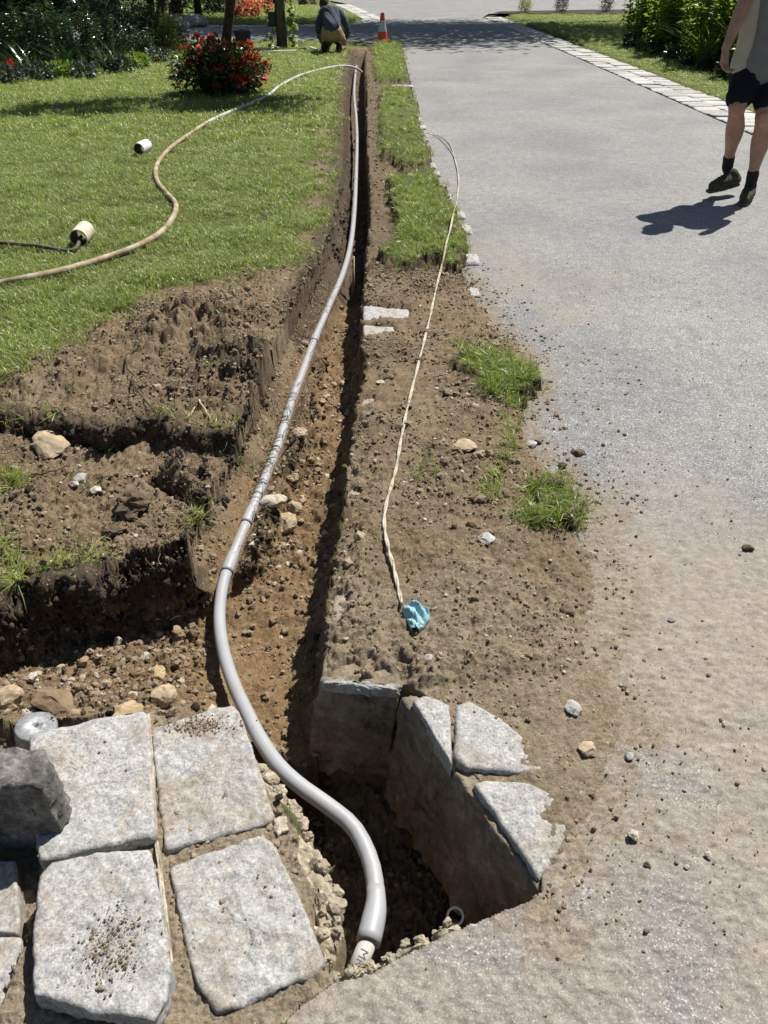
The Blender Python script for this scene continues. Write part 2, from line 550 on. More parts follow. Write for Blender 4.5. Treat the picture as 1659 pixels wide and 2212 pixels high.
DIRT = np.vstack([GP([(985, 575), (1015, 600), (1045, 645), (1068, 700), (1130, 742), (1178, 815), (1160, 870), (1142, 930), (1165, 990), (1228, 1010), (1275, 1080), (1262, 1150),
                      (1320, 1240), (1300, 1350), (1300, 1440), (1340, 1560), (1290, 1720), (1215, 1850), (1168, 1922), (1020, 1712), (975, 1650), (888, 1508), (860, 1488), (690, 1474)]), np.array([[-0.14, 1.5], [-0.16, 4.6], [0.1, 5.0]])])
BED = GP([(866, 1470), (1000, 1450), (1180, 1440), (1330, 1420), (1360, 1560), (1300, 1720), (1220, 1860), (1166, 1918), (1020, 1712), (975, 1650), (888, 1508), (860, 1488)])
SODS = [GP([(808, 92), (842, 88), (868, 108), (872, 150), (882, 182), (812, 180)]),
        GP([(818, 202), (885, 200), (902, 232), (908, 300), (932, 350), (925, 372), (880, 375), (840, 352), (826, 345), (820, 290)]),
        GP([(840, 400), (900, 384), (940, 388), (962, 432), (986, 482), (1010, 540), (1000, 592), (975, 592), (930, 578), (880, 594), (806, 572), (815, 558), (852, 540), (862, 500), (842, 430)]),
        GP([(1008, 742), (1060, 742), (1100, 770), (1155, 806), (1168, 842), (1110, 852), (1060, 842), (1015, 806), (985, 772)], 0.03),
        GP([(1150, 1066), (1228, 1046), (1268, 1088), (1248, 1140), (1205, 1152), (1160, 1130)], 0.02)]
SODH = [0.07, 0.07, 0.075, 0.045, 0.038]
# sparse tufts on the strip
TUFTS = [GP([(935, 755), (1000, 738), (1010, 775), (960, 775)]), GP([(1068, 852), (1122, 848), (1136, 930), (1110, 1000), (1075, 1088), (1032, 1075), (1050, 1000), (1092, 950)]),
         GP([(905, 1015), (955, 1010), (950, 1060), (915, 1060)])]
LAWN_DIRT = GP([(-400, 850), (0, 835), (60, 800), (150, 745), (240, 690), (330, 640), (420, 625), (560, 592), (655, 575), (722, 480), (731, 350), (735, 220), (748, 140), (760, 115),
                (800, 115), (800, 700), (620, 1000), (480, 1120), (-400, 1400)])
ROAD = np.vstack([np.array([[-0.16, -0.6], [-0.16, 0.34]]), GP([(600, 2208), (715, 2124), (800, 2101), (860, 2068), (985, 2008), (1152, 1940), (1170, 1920)]),
                  np.array([[0.33, 0.98], [0.42, 1.1], [0.43, 1.5], [0.43, 5.0], [0.40, 7.0], [0.40, 18.8], [0.30, 20.4], [-0.6, 20.9], [-16, 21.6], [-16, 26.3], [-3.5, 26.4], [-0.9, 27.0], [-0.2, 28.2], [0.05, 30.5], [-0.4, 34], [-1.6, 43], [-6, 62],
                            [60, 62], [60, 37], [8, 35.5], [3.9, 34.2], [3.42, 31.6], [3.69, 17.9], [3.81, 8.7], [3.85, 5.0], [3.9, -0.6]])])

PIPE_D = [(795, 2036, -.115), (806, 1990, -.115), (812, 1950, -.115), (809, 1900, -.115), (795, 1845, -.115), (762, 1785, -.112), (705, 1738, -.105), (645, 1695, -.10), (600, 1652, -.10), (562, 1596, -.105), (531, 1535, -.115),
          (502, 1470, -.14), (482, 1402, -.17), (474, 1335, -.19), (480, 1272, -.20), (495, 1222, -.20), (532, 1130, -.19), (568, 1045, -.18), (601, 960, -.17), (629, 870, -.16), (655, 800, -.15), (681, 730, -.15),
          (715, 652, -.15), (741, 590, -.16), (757, 530, -.17), (765, 460, -.18), (769, 380, -.18), (771, 300, -.17), (769, 252, -.14), (765, 205, -.11), (767, 165, -.10), (770, 143, -.09)]
PIPE = np.array([G(x, y, z) for x, y, z in PIPE_D])
PIPE_R = 0.0185


def xr_of(Y): return np.interp(Y, RY, RX)
def xl_of(Y): return np.interp(Y, LY, LX)


def terrain(X, Y):
    shp = X.shape
    near = sstep((9 - Y) / 4.0)
    n1 = fbm(X * 2.3, Y * 2.3, 4, 1)
    n2 = fbm(X * 11, Y * 11, 5, 5, 0.55)
    n3 = fbm(X * 52, Y * 52, 4, 9, 0.6)
    nlo = fbm(X * 10, Y * 10, 2, 25)
    n4 = fbm(X * 120, Y * 120, 2, 15) * sstep((3.6 - Y) / 1.2)
    n3 = n3 + .45 * n4
    lawnd = sdf(X + 0.08 * n2, Y + 0.16 * n1 + .07 * n2, LAWN_DIRT)
    soilL = sstep(lawnd / 0.22 + 0.45)              # 1 on bare soil left of the trench
    left = X < xr_of(Y)
    # left ground
    zL = 0.02 + 0.02 * n1 * near + soilL * (0.018 * n2 + 0.010 * n3)
    m1 = G(420, 715); m2 = G(520, 800); m3 = G(220, 800)
    zL = zL + 0.085 * np.exp(-(((X - m1[0]) / .28) ** 2 + ((Y - m1[1]) / .30) ** 2)) * (1 + 0.5 * n2)
    zL = zL + 0.07 * np.exp(-(((X - m2[0]) / .20) ** 2 + ((Y - m2[1]) / .22) ** 2)) * (1 + 0.6 * n2)
    zL = zL + 0.04 * np.exp(-(((X - m3[0]) / .40) ** 2 + ((Y - m3[1]) / .2) ** 2))
    # little hollow under a sod edge on the lawn
    hh = G(255, 682); zL = zL - 0.07 * np.exp(-(((X - hh[0]) / .12) ** 2 + ((Y - hh[1]) / .05) ** 2))
    # second, lower bank
    s2 = sdf(X + 0.02 * nlo, Y + 0.02 * n1 + .02 * nlo, BANK2)
    z2 = -0.055 + 0.016 * n2 + 0.009 * n3 + 0.016 * n1
    sc = dline(X, Y + 0.01 * n2, SCARP)
    z2 = z2 - 0.09 * np.exp(-(sc / 0.035) ** 2)
    fl = sdf(X + 0.03 * nlo, Y + .03 * nlo, FLAP)
    z2 = z2 + 0.055 * sstep(fl / 0.06) * (1 + .5 * n2)
    z2 = z2 - 0.10 * np.exp(-(dline(X, Y, FLAPCUT) / 0.028) ** 2) * (fl < 0.0)
    b2 = sstep((s2 + 0.01) / 0.07)
    zL = zL * (1 - b2) + z2 * b2
    # right ground: dirt over the kerb, sods, dirt spilled on the drive
    dd = sdf(X + 0.045 * n2 + .05 * n1, Y + 0.07 * n2, DIRT)
    zD = -0.022 + 0.042 * sstep((dd + 0.05) / 0.16) + (0.010 * n2 + 0.0058 * n3) * sstep((dd + .06) / .1) + 0.012 * sstep(dd / 0.2) * n1
    bed = sdf(X + .02 * n2, Y + .02 * n2, BED)
    zD = zD * (1 - sstep((bed + .02) / .07)) + (-.007 + .016 * sstep((X - .19 - .14 * (1.3 - Y)) / .14) + .004 * n2 + .003 * n3 + .004 * n1) * sstep((bed + .02) / .07)
    sod = np.full(shp, -9.0); zS = np.full(shp, -1.0)
    for P, h in zip(SODS, SODH):
        s = sdf(X + 0.045 * nlo + .012 * n2, Y + (0.06 + .016 * np.minimum(Y, 12)) * nlo + .02 * n2, P)
        sod = np.maximum(sod, s)
        zS = np.maximum(zS, np.where(s > -0.05, -0.03 + (h + 0.03) * sstep((s + 0.012) / 0.03) + 0.01 * n2, -1))
    strip = (Y > 4.2) & (Y < 20.3) & (X < 0.44)
    zStrip = 0.004 + 0.012 * n2 + 0.006 * n3 - 0.05 * sstep((X - 0.36) / 0.06)
    zR = np.where(strip, np.maximum(zD, zStrip), zD)
    zR = np.maximum(zR, zS)
    # stones of the kerb lying bare
    bare = GP([(784, 662), (882, 668), (880, 688), (784, 690)]); bare2 = GP([(784, 704), (850, 708), (850, 722), (784, 724)])
    for bb in (bare, bare2):
        zR = zR - 0.03 * sstep((sdf(X, Y, bb) + 0.02) / 0.03)
    # right-hand lawn and far lawns sit a little above the drive
    zR = np.where(X > 4.3, 0.01 + 0.015 * n1 + 0.02 * sstep((X - 5.5) / 4), zR)
    rd = sdf(X, Y, ROAD)
    road_in = rd > 0.0
    zR = np.where((X > 0.5) & (X < 4.4) & (dd < -0.3), np.minimum(zR, -0.05), zR)
    z = np.where(left, zL, zR)
    far = Y > 20.6
    zfar = np.where(rd > -0.9, -0.06, 0.02 + 0.03 * n1)
    z = np.where(far & (rd > -0.95), zfar, z)
    z = np.where(far & (rd <= -0.95), 0.02 + 0.03 * n1, z)
    # apron of paving stones
    ap = sdf(X, Y, APRON)
    za = np.where(X < G(72, 2000)[0] - .02 * (1.0 - Y), -.055, -0.003) + 0.006 * n2 + 0.005 * n3
    z = np.where(ap > 0, za, z)
    z = np.where((Y < 1.30) & (X < xr_of(np.full(shp, 1.28))) & (ap <= 0) & (X > -0.3) & (Y < 1.3), np.minimum(z, 0.0), z)
    # ---- digging
    zdig = np.full(shp, 9.0)
    xl = xl_of(Y) + 0.028 * fbm(Y * 5, X * 2, 2, 31) + 0.012 * nlo
    xr = xr_of(Y) + 0.010 * fbm(Y * 9, X * 2, 3, 41) + 0.004 * n3
    intr = (Y > TY0 - 0.06) & (Y < TY1 + 0.02)
    depth = np.interp(Y, [1.2, 1.6, 2.2, 2.8, 3.6, 5, 8, 14, 18.4], [.27, .25, .235, .22, .24, .30, .33, .30, .22])
    w = np.maximum(xr - xl, 0.02)
    t = (X - xl) / w
    wall = np.interp(Y, [1.3, 2, 2.6, 3.3, 4.2, 6, 18], [.16, .26, .40, .46, .50, .42, .36])
    prof = sstep(t / wall) ** 0.85
    zt = np.where(left, zL, 0) * (1 - prof) - depth * prof + (0.020 * n2 + 0.010 * n3) * prof * (1 - .6 * sstep((2.1 - Y) / .3))
    # raised ledge of loose soil along the right wall foot
    zt = zt + 0.06 * np.exp(-((t - 0.93) / 0.10) ** 2) * np.interp(Y, [1.4, 1.8, 3.5, 4.0], [0.2, 1, .8, 0])
    rw = sstep((xr - X) / (0.012 + 0.006 * near))
    endf = sstep((TY1 - Y) / 0.35)
    zt = np.where((t > 0) & (X < xr), zt * rw * endf, 9.0)
    zdig = np.where(intr, np.minimum(zdig, zt), zdig)
    es = sdf(X + 0.012 * n1, Y + 0.03 * n1, EXC)
    fl_ = np.interp(Y, [1.14, 1.22, 1.36, 1.55, 1.75, 2.0], [-.03, -.07, -.13, -.22, -.27, -.255])
    fl_ = fl_ + sstep((X + 0.62) / 0.3) * np.interp(Y, [1.1, 1.25, 1.5, 1.8], [-.12, -.12, -.05, 0.02]) + (0.022 * n2 + 0.009 * n3) * (1 - .65 * sstep((X + .56) / .1)) + .012 * n1
    ze = fl_ * sstep((es + 0.005) / np.where(X < -.5, .075, .05)) ** 0.8
    zdig = np.where(es > -0.005, np.minimum(zdig, ze), zdig)
    for P in NOTCH:
        s = sdf(X + 0.02 * n2, Y + 0.02 * n2, P)
        zdig = np.where(s > 0, np.minimum(zdig, -0.26 * sstep(s / 0.03) + .02 * n2), zdig)
    ps = sdf(X + 0.010 * n2 * (X < -.2), Y + 0.004 * n2, PIT)
    ps = np.where((X > -.17) & (Y > .78), ps + .035, ps)
    floor = -0.42 + 0.03 * n2 + 0.02 * n1 + 0.014 * n3
    floor = floor + 0.14 * np.exp(-(((X - G(870, 2010)[0]) / .10) ** 2 + ((Y - 0.74) / .08) ** 2))
    floor = floor + 0.13 * sstep((Y - 1.1) / 0.3)
    zp = np.where(ps > 0, floor * sstep(ps / np.where((X > -.17) & (Y > .78), .03, .06)) ** 0.8 - 0.05 * (ps > 0.004), 9.0)
    zdig = np.minimum(zdig, zp)
    z = np.minimum(z, zdig)
    # bed for the conduit
    pd = dline(X, Y, PIPE)
    pz = np.interp(Y, PIPE[::1, 1][np.argsort(PIPE[:, 1])], PIPE[np.argsort(PIPE[:, 1]), 2])
    z = np.where(pd < 0.10, np.minimum(z, pz - 0.012 + np.maximum(0, pd - 0.022) * 1.1), z)
    info = dict(soilL=soilL, s2=s2, sod=sod, dd=dd, rd=rd, ap=ap, es=es, ps=ps, left=left, t=t, intr=intr, n1=n1, n2=n2, n3=n3, lawnd=lawnd, zdig=zdig, strip=strip, b2=b2)
    return z, info


def zat(x, y):
    z, _ = terrain(np.array([float(x)]), np.array([float(y)]))
    return float(z[0])


# ------------------------------------------------------------------ ground mesh
def rows():
    ys = [-0.6, -0.3, 0.0, 0.2, 0.35, 0.45]
    y = 0.5
    while y < 34:
        ys.append(y); y += 1.25 * (y * y + 2.0) / H_CAM / 769.0
    while y < 400:
        ys.append(y); y *= 1.25
    ys.append(420)
    return np.array(ys)


ROWS = rows()
nin = 540
ui = np.linspace(-0.55, 0.55, nin)
uo = 0.55 + np.cumsum(np.linspace(0.004, 0.22, 34))
US = np.concatenate([-uo[::-1], ui, uo])


GRID = {}


def ground():
    U, Yg = np.meshgrid(US, ROWS)
    ZD = CP * np.maximum(Yg, 0.3) + H_CAM * SP
    X = U * ZD; Y = Yg.copy()
    z, I = terrain(X.ravel(), Y.ravel())
    X = X.ravel(); Y = Y.ravel()
    humus = np.zeros_like(z); sub = np.zeros_like(z); dusty = np.zeros_like(z); turf = np.zeros_like(z)
    n1, n2 = I['n1'], I['n2']
    dug = I['zdig'] < 0.5
    turf = np.where(I['left'], 1 - I['soilL'], 0.0)
    turf = np.where(I['left'] & (Y < 3.4) & (I['b2'] > 0), 0, turf)
    turf = np.where(I['left'] & (Y > 3.6) & (Y < 19), turf * sstep((xl_of(Y) - X + .02 + .2 * n1) / .28), turf)
    turf = np.where((X > 4.2), 1, turf)
    turf = np.where((Y > 20.6), 1, turf)
    turf = np.maximum(turf, sstep((I['sod'] - 0.02) / 0.04))
    turf = turf * (~dug) * 0.9
    turf = np.where(I['ap'] > 0, 0, turf)
    sub = sstep((-z - 0.12 + 0.05 * n2) / 0.08) * np.where(X > -0.62 + .06 * n1, 1.0, 0.55) * (Y < 4.6) * (Y > 1.15)
    # turned-over topsoil of the banks is dark humus
    hb = sstep((0.05 - np.abs(I['es'])) / 0.03) * (X < -0.45) * (Y > 1.5)
    hs = sstep((0.07 - np.abs(I['s2'])) / 0.04) * (Y > 2.25)
    mm = G(520, 800)
    hm = 0.8 * np.exp(-(((X - mm[0]) / .22) ** 2 + ((Y - mm[1] + .05) / .22) ** 2)) * (0.7 + n2)
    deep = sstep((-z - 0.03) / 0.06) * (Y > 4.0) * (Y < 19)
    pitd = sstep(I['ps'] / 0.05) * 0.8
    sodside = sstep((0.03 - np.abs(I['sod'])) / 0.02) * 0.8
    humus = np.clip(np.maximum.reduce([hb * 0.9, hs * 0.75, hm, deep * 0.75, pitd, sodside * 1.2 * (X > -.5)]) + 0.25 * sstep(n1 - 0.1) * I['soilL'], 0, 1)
    stripd = (~I['left']) & (Y < 5)
    humus = np.maximum(humus, 0.45 * sstep((n1 - 0.15) / 0.3) * stripd * sstep((Y - 1.9) / .5))
    humus = np.maximum(humus, np.where(I['strip'] & ~I['left'], 0.45, 0))
    dtr = xl_of(Y) - X
    humus = np.maximum(humus, .85 * sstep((.16 - np.abs(dtr)) / .12) * (Y > 3.6) * (Y < 18.6) * I['left'])
    humus = humus * (1 - 0.85 * sub * (Y < 4.6) * (Y > 1.3))
    dusty = np.where(I['ap'] > 0, 0.75, 0.0)
    dusty = np.maximum(dusty, sstep((0.10 - I['dd']) / 0.15) * stripd * 0.55 * (Y < 2.4))
    dusty = np.maximum(dusty, (.06 + .42 * sstep((1.9 - Y + .4 * n1) / .5)) * stripd * (Y < 3.4))
    nr, nc = U.shape
    zg = z.reshape(nr, nc)
    steep = np.zeros_like(zg)
    steep[1:-1, 1:-1] = np.maximum(np.abs(zg[1:-1, 2:] - zg[1:-1, :-2]) / np.maximum(1e-4, (X.reshape(nr, nc)[1:-1, 2:] - X.reshape(nr, nc)[1:-1, :-2])),
                                   np.abs(zg[2:, 1:-1] - zg[:-2, 1:-1]) / np.maximum(1e-4, (Yg[2:, 1:-1] - Yg[:-2, 1:-1])))
    st = sstep((steep.ravel() - .8) / 1.5) * (Y < 9) * (Y > .5)
    a = .013 * st * (I['ps'] < -.06)
    zs = z.copy()
    X = X + a * fbm(Y * 16 + 3, zs * 38 + X * 9, 4, 201, .65)
    Y = Y + a * fbm(X * 16, zs * 38 + 5 + Y * 9, 4, 211, .65)
    lipn = np.clip(.55 + 1.3 * fbm(X * 5, Y * 5, 3, 231), .1, 1.25)
    ov = .075 * np.exp(-((I['es'] - .004) / .030) ** 2) * sstep((-.50 - X) / .08) * (Y > 1.35) * (Y < 2.15) * lipn * (z > -.17)
    ov = ov + .055 * np.exp(-((I['s2'] - .004) / .028) ** 2) * (X < -.3) * (Y > 2.3) * (Y < 2.9) * lipn * (z > -.10)
    Y = Y - ov; X = X + .45 * ov
    GRID['X'], GRID['Y'], GRID['z'], GRID['st'] = X, Y, z, st
    idx = np.arange(nr * nc).reshape(nr, nc)
    F = np.stack([idx[:-1, :-1], idx[:-1, 1:], idx[1:, 1:], idx[1:, :-1]], -1).reshape(-1, 4)
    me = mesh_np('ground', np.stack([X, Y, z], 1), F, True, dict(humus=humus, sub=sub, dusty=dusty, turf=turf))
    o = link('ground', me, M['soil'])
    tag(o, 'brown dug-up soil, banks, trench and turf base beside the drive', kind='structure')
    return o


ground()


# ------------------------------------------------------------------ driveway
def dust_of(X, Y):
    n = fbm(X * 1.3, Y * 1.3, 4, 77)
    d = 0.87 * sstep((2.5 - Y) / 1.1) + 0.12 * sstep((4.5 - Y) / 3)
    d = d + 0.28 * sstep((0.5 + 0.35 * n - np.abs(X - 0.8)) / 0.5) * sstep((9 - Y) / 4)
    d = d + 0.50 * np.exp(-((X - 0.75) / .55) ** 2 - ((Y - 4.3) / .9) ** 2)
    d = d + 0.45 * np.exp(-((X - 0.7) / .35) ** 2 - ((Y - 11.5) / 1.5) ** 2)
    # scuffed clean patches near the camera
    a = G(1450, 2010); d = d - 0.34 * np.exp(-(((X - a[0]) / .13) ** 2 + ((Y - a[1]) / .20) ** 2))
    a = G(1120, 1960); d = d - 0.26 * np.exp(-(((X - a[0]) / .10) ** 2 + ((Y - a[1]) / .04) ** 2))
    a = G(1000, 2060); d = d - 0.30 * np.exp(-(((X - a[0]) / .14) ** 2 + ((Y - a[1]) / .025) ** 2))
    a = G(1230, 930); d = d - 0.2 * np.exp(-(((X - a[0]) / .14) ** 2 + ((Y - a[1]) / .25) ** 2))
    return d + 0.12 * n


def driveway():
    YB = 6.0
    ys = ROWS[(ROWS < YB)]; ys = np.append(ys, YB)
    us = US[::2]
    U, Yg = np.meshgrid(us, ys)
    ZD = CP * np.maximum(Yg, 0.3) + H_CAM * SP
    X = (U * ZD).ravel(); Y = Yg.ravel()
    rd = sdf(X, Y, ROAD)
    n2 = fbm(X * 14, Y * 14, 4, 61); n1 = fbm(X * 1.7, Y * 1.7, 3, 62)
    fade = sstep((.60 * ZD.ravel() - np.abs(X)) / .08)
    n4 = fbm(X * 48, Y * 48, 4, 63, .62) * fade; n2 = n2 * fade
    z = ((0.0032 * n2 + .0034 * n4 * sstep((2.6 - Y) / 1.2)) * sstep((4 - Y) / 2) + 0.004 * n1) * sstep((YB - Y) / 1.0)
    nr, nc = U.shape
    idx = np.arange(nr * nc).reshape(nr, nc)
    F = np.stack([idx[:-1, :-1], idx[:-1, 1:], idx[1:, 1:], idx[1:, :-1]], -1).reshape(-1, 4)
    keep = (rd[F] > 0).all(1)
    F = F[keep]
    # pull boundary vertices onto the outline
    V = np.stack([X, Y, z], 1)
    used = np.unique(F)
    mp = np.full(len(V), -1); mp[used] = np.arange(len(used))
    V = V[used]; F = mp[F]
    # skirt
    e = np.concatenate([F[:, [0, 1]], F[:, [1, 2]], F[:, [2, 3]], F[:, [3, 0]]])
    es_ = np.sort(e, 1); key = es_[:, 0] * len(V) + es_[:, 1]
    u_, inv, cnt = np.unique(key, return_inverse=True, return_counts=True)
    be = e[cnt[inv] == 1]
    nb = len(V); bv = np.unique(be); mp2 = np.full(nb, -1); mp2[bv] = nb + np.arange(len(bv))
    V2 = V[bv].copy(); V2[:, 2] -= 0.055
    SK = np.stack([be[:, 1], be[:, 0], mp2[be[:, 0]], mp2[be[:, 1]]], 1)
    V = np.vstack([V, V2]); F = np.vstack([F, SK])
    dust = dust_of(V[:, 0], V[:, 1])
    dm = sdf(V[:, 0], V[:, 1], DIRT); mud = np.clip(1.0 - np.maximum(0, -dm - .02) / np.where(V[:, 1] < 2.2, .55, .25), 0, 1) * (V[:, 1] < 5)
    me = mesh_np('driveway', V, F, True, dict(dust=dust, mud=.76 * mud))
    o = link('driveway', me, M['asphalt'])
    tag(o, 'grey asphalt driveway dusted with tan soil', kind='structure')
    # far part
    bm = bmesh.new()
    P = [p for p in ROAD if p[1] > YB + 0.001]
    i0 = next(i for i, p in enumerate(ROAD) if p[1] > YB)
    xl = np.interp(YB, [5, 7], [0.43, 0.40]); xr = np.interp(YB, [5, 8.7], [3.85, 3.81])
    pts = [(xl, YB)] + [tuple(p) for p in P] + [(xr, YB)]
    vs = [bm.verts.new((x, y, 0.0)) for x, y in pts]
    f = bm.faces.new(vs)
    bmesh.ops.triangulate(bm, faces=[f])
    bmesh.ops.subdivide_edges(bm, edges=bm.edges[:], cuts=3, use_grid_fill=True)
    me2 = bpy.data.meshes.new('driveway_far'); bm.to_mesh(me2); bm.free()
    me2.attributes.new('mud', 'FLOAT', 'POINT')
    a = me2.attributes['dust'] if 'dust' in me2.attributes else me2.attributes.new('dust', 'FLOAT', 'POINT')
    co = np.zeros(len(me2.vertices) * 3); me2.vertices.foreach_get('co', co); co = co.reshape(-1, 3)
    a.data.foreach_set('value', dust_of(co[:, 0], co[:, 1]).astype(np.float32))
    if me2.polygons[0].normal.z < 0: me2.flip_normals()
    o2 = link('driveway', me2, M['asphalt'])
    tag(o2, 'far stretch of grey asphalt driveway with branch to the left', kind='structure')


driveway()


# ------------------------------------------------------------------ stones
def stone_mesh(name, P, ztop, depth, seed=0, rough=0.006, rings=16, seg=88, round_=0.010, flare=0.0, shift=(0, 0), jag=0.004, tilt=(0, 0)):
    P = np.asarray(P, float)
    c = P.mean(0)
    ar = 0.5 * np.sum(P[:, 0] * np.roll(P[:, 1], -1) - np.roll(P[:, 0], -1) * P[:, 1])
    if ar < 0: P = P[::-1]
    L = np.linalg.norm(np.roll(P, -1, 0) - P, axis=1); cum = np.concatenate([[0], np.cumsum(L)])
    Q = np.vstack([P, P[:1]])
    s = np.linspace(0, cum[-1], seg, endpoint=False)
    O = np.stack([np.interp(s, cum, Q[:, 0]), np.interp(s, cum, Q[:, 1])], 1)
    O = 0.12 * np.roll(O, 1, 0) + 0.76 * O + 0.12 * np.roll(O, -1, 0)
    nj = fbm(O[:, 0] * 26, O[:, 1] * 26, 5, seed, .6)
    dirv = O - c; dl = np.linalg.norm(dirv, axis=1, keepdims=True)
    O = O + dirv / dl * (jag * nj[:, None])
    V = [np.array([[c[0], c[1], 0]])]
    ss = np.linspace(0, 1, rings + 1)[1:] ** 0.8
    size = dl.mean()
    for q in ss:
        p = c + (O - c) * q
        edge = (1 - q) * size
        zz = -round_ * np.maximum(0, 1 - edge / round_) ** 2 * np.ones(seg) * 1.0
        V.append(np.column_stack([p, zz]))
    nside = 6
    for j in range(1, nside + 1):
        k = j / nside
        p = c + (O - c) * (1 + flare * k) + np.array(shift) * k
        V.append(np.column_stack([p, np.full(seg, -round_ - (depth - round_) * k)]))
    V = np.vstack(V)
    nz = fbm(V[:, 0] * 18 + seed, V[:, 1] * 18 + V[:, 2] * 9, 5, seed + 3, 0.6)
    ns = fbm(V[:, 0] * 22 + V[:, 2] * 31, V[:, 1] * 22 - V[:, 2] * 27, 4, seed + 8, 0.6)
    top = np.arange(len(V)) < 1 + rings * seg
    V[:, 2] += np.where(top, rough * nz, 0)
    off = (V[:, :2] - c); ol = np.linalg.norm(off, axis=1, keepdims=True) + 1e-6
    V[:, :2] += np.where(top[:, None], 0, off / ol * (ns[:, None] * rough * 1.3))
    V[:, 2] += ztop + tilt[0] * (V[:, 0] - c[0]) + tilt[1] * (V[:, 1] - c[1])
    F = []
    for k in range(seg): F.append((0, 1 + k, 1 + (k + 1) % seg, 1 + (k + 1) % seg))
    nr = rings + nside
    idx = 1 + np.arange(nr * seg).reshape(nr, seg)
    a = idx[:-1]; b = idx[1:]
    Fq = np.stack([a, b, np.roll(b, -1, 1), np.roll(a, -1, 1)], -1).reshape(-1, 4)
    me = bpy.data.meshes.new(name)
    me.from_pydata(V.tolist(), [], [f[:3] for f in F] + Fq.tolist())
    me.polygons.foreach_set('use_smooth', [True] * len(me.polygons))
    me.update()
    return me


apron = empty('stone_apron', (0, 0, 0))
tag(apron, 'border of large rough granite paving stones at the pit', kind='structure')
PAVE = [([(70, 1592), (200, 1560), (305, 1541), (313, 1548), (328, 1785), (318, 1798), (200, 1822), (92, 1848), (80, 1760)], .030, .095, (0, 0)),
        ([(334, 1580), (420, 1548), (498, 1526), (515, 1545), (552, 1650), (584, 1757), (575, 1768), (460, 1800), (366, 1826), (350, 1740)], .006, .10, (0, 0)),
        ([(92, 1895), (118, 1868), (210, 1850), (318, 1840), (330, 1900), (346, 1990), (360, 2100), (350, 2150), (325, 2190), (240, 2180), (150, 2160), (82, 2140), (80, 2000)], .045, .075, (0, 0)),
        ([(376, 1880), (470, 1842), (560, 1812), (588, 1828), (640, 1940), (694, 2075), (676, 2098), (590, 2128), (535, 2160), (470, 2172), (440, 2130), (405, 2030)], .006, .10, (0, 0)),
        ([(-190, 1660), (-60, 1640), (62, 1618), (70, 1700), (74, 1790), (-60, 1800), (-200, 1830)], .004, .08, (0, 0)),
        ([(-230, 1860), (-60, 1862), (28, 1862), (36, 1990), (30, 2010), (-80, 2010), (-240, 2020)], -.012, .08, (0, 0)),
        ([(-250, 2040), (-80, 2030), (38, 2030), (48, 2140), (50, 2300), (-80, 2320), (-260, 2320)], -.012, .08, (0, 0)),
        ([(82, 2172), (200, 2200), (300, 2222), (330, 2240), (330, 2320), (90, 2320)], -.012, .06, (0, 0))]
for i, (pp, zt, dp, tl) in enumerate(PAVE):
    pq = GP(pp, zt); pq = pq.mean(0) + (pq - pq.mean(0)) * 1.065
    me = stone_mesh('paving_stone', pq, zt, dp, 20 + i * 7, 0.0045, 20, 150, 0.005, -0.02, (0, 0), 0.0026)
    o = link('paving_stone', me, M['granite'] if i in (1, 3) else M['granite_clean'] if i in (0, 2) else M['granite'], apron)
# the slab under stone 3
me = stone_mesh('bedding_slab', GP([(84, 1850), (330, 1800), (372, 2110), (362, 2190), (330, 2240), (72, 2175)], -.035), -.035, .06, 90, 0.004, 8, 60, 0.006)
link('bedding_slab', me, M['granite_dirty'], apron)
# mortar joints: ragged strips of cement left between the stones
MJ = [([(311, 1542), (323, 1537), (332, 1660), (339, 1790), (330, 1806), (322, 1700)], .012, 3), ([(333, 1815), (341, 1812), (358, 1940), (374, 2080), (366, 2090), (348, 1960)], .006, 4),
      ([(62, 1600), (72, 1598), (75, 1660), (70, 1700), (61, 1690)], .012, 5), ([(592, 1768), (618, 1762), (626, 1790), (600, 1806), (586, 1790)], .004, 9)]
for pp, zt, sd in MJ:
    link('mortar_joint', stone_mesh('mortar_joint', GP(pp, zt), zt, .04, sd, .004, 5, 110, .003, 0, (0, 0), .004), M['mortar'], apron)
# broken concrete haunch on the pit's rim
for pp, zt, dp, sd in [([(560, 1668), (592, 1700), (620, 1740), (632, 1770), (612, 1790), (588, 1760)], -.014, .12, 71),
                       ([(600, 1790), (640, 1775), (676, 1830), (690, 1870), (655, 1890), (625, 1850)], -.020, .14, 74),
                       ([(640, 1890), (694, 1872), (716, 1910), (724, 1960), (716, 2010), (690, 2010), (660, 1950)], -.026, .16, 77),
                       ([(672, 1990), (716, 2010), (712, 2060), (700, 2090), (690, 2060)], -.02, .16, 79),
                       ([(715, 2112), (760, 2098), (800, 2085), (840, 2066), (846, 2076), (800, 2104), (730, 2122)], -.008, .07, 81),
                       ([(846, 2062), (890, 2040), (925, 2024), (932, 2034), (890, 2054), (850, 2074)], -.006, .06, 83),
                       ([(940, 2010), (985, 1990), (992, 2002), (950, 2026)], -.004, .06, 85)]:
    link('concrete_haunch', stone_mesh('concrete_haunch', GP(pp, zt), zt, dp, sd, .007, 10, 90, .014, .0, (0, 0), .010), M['haunch'], apron)

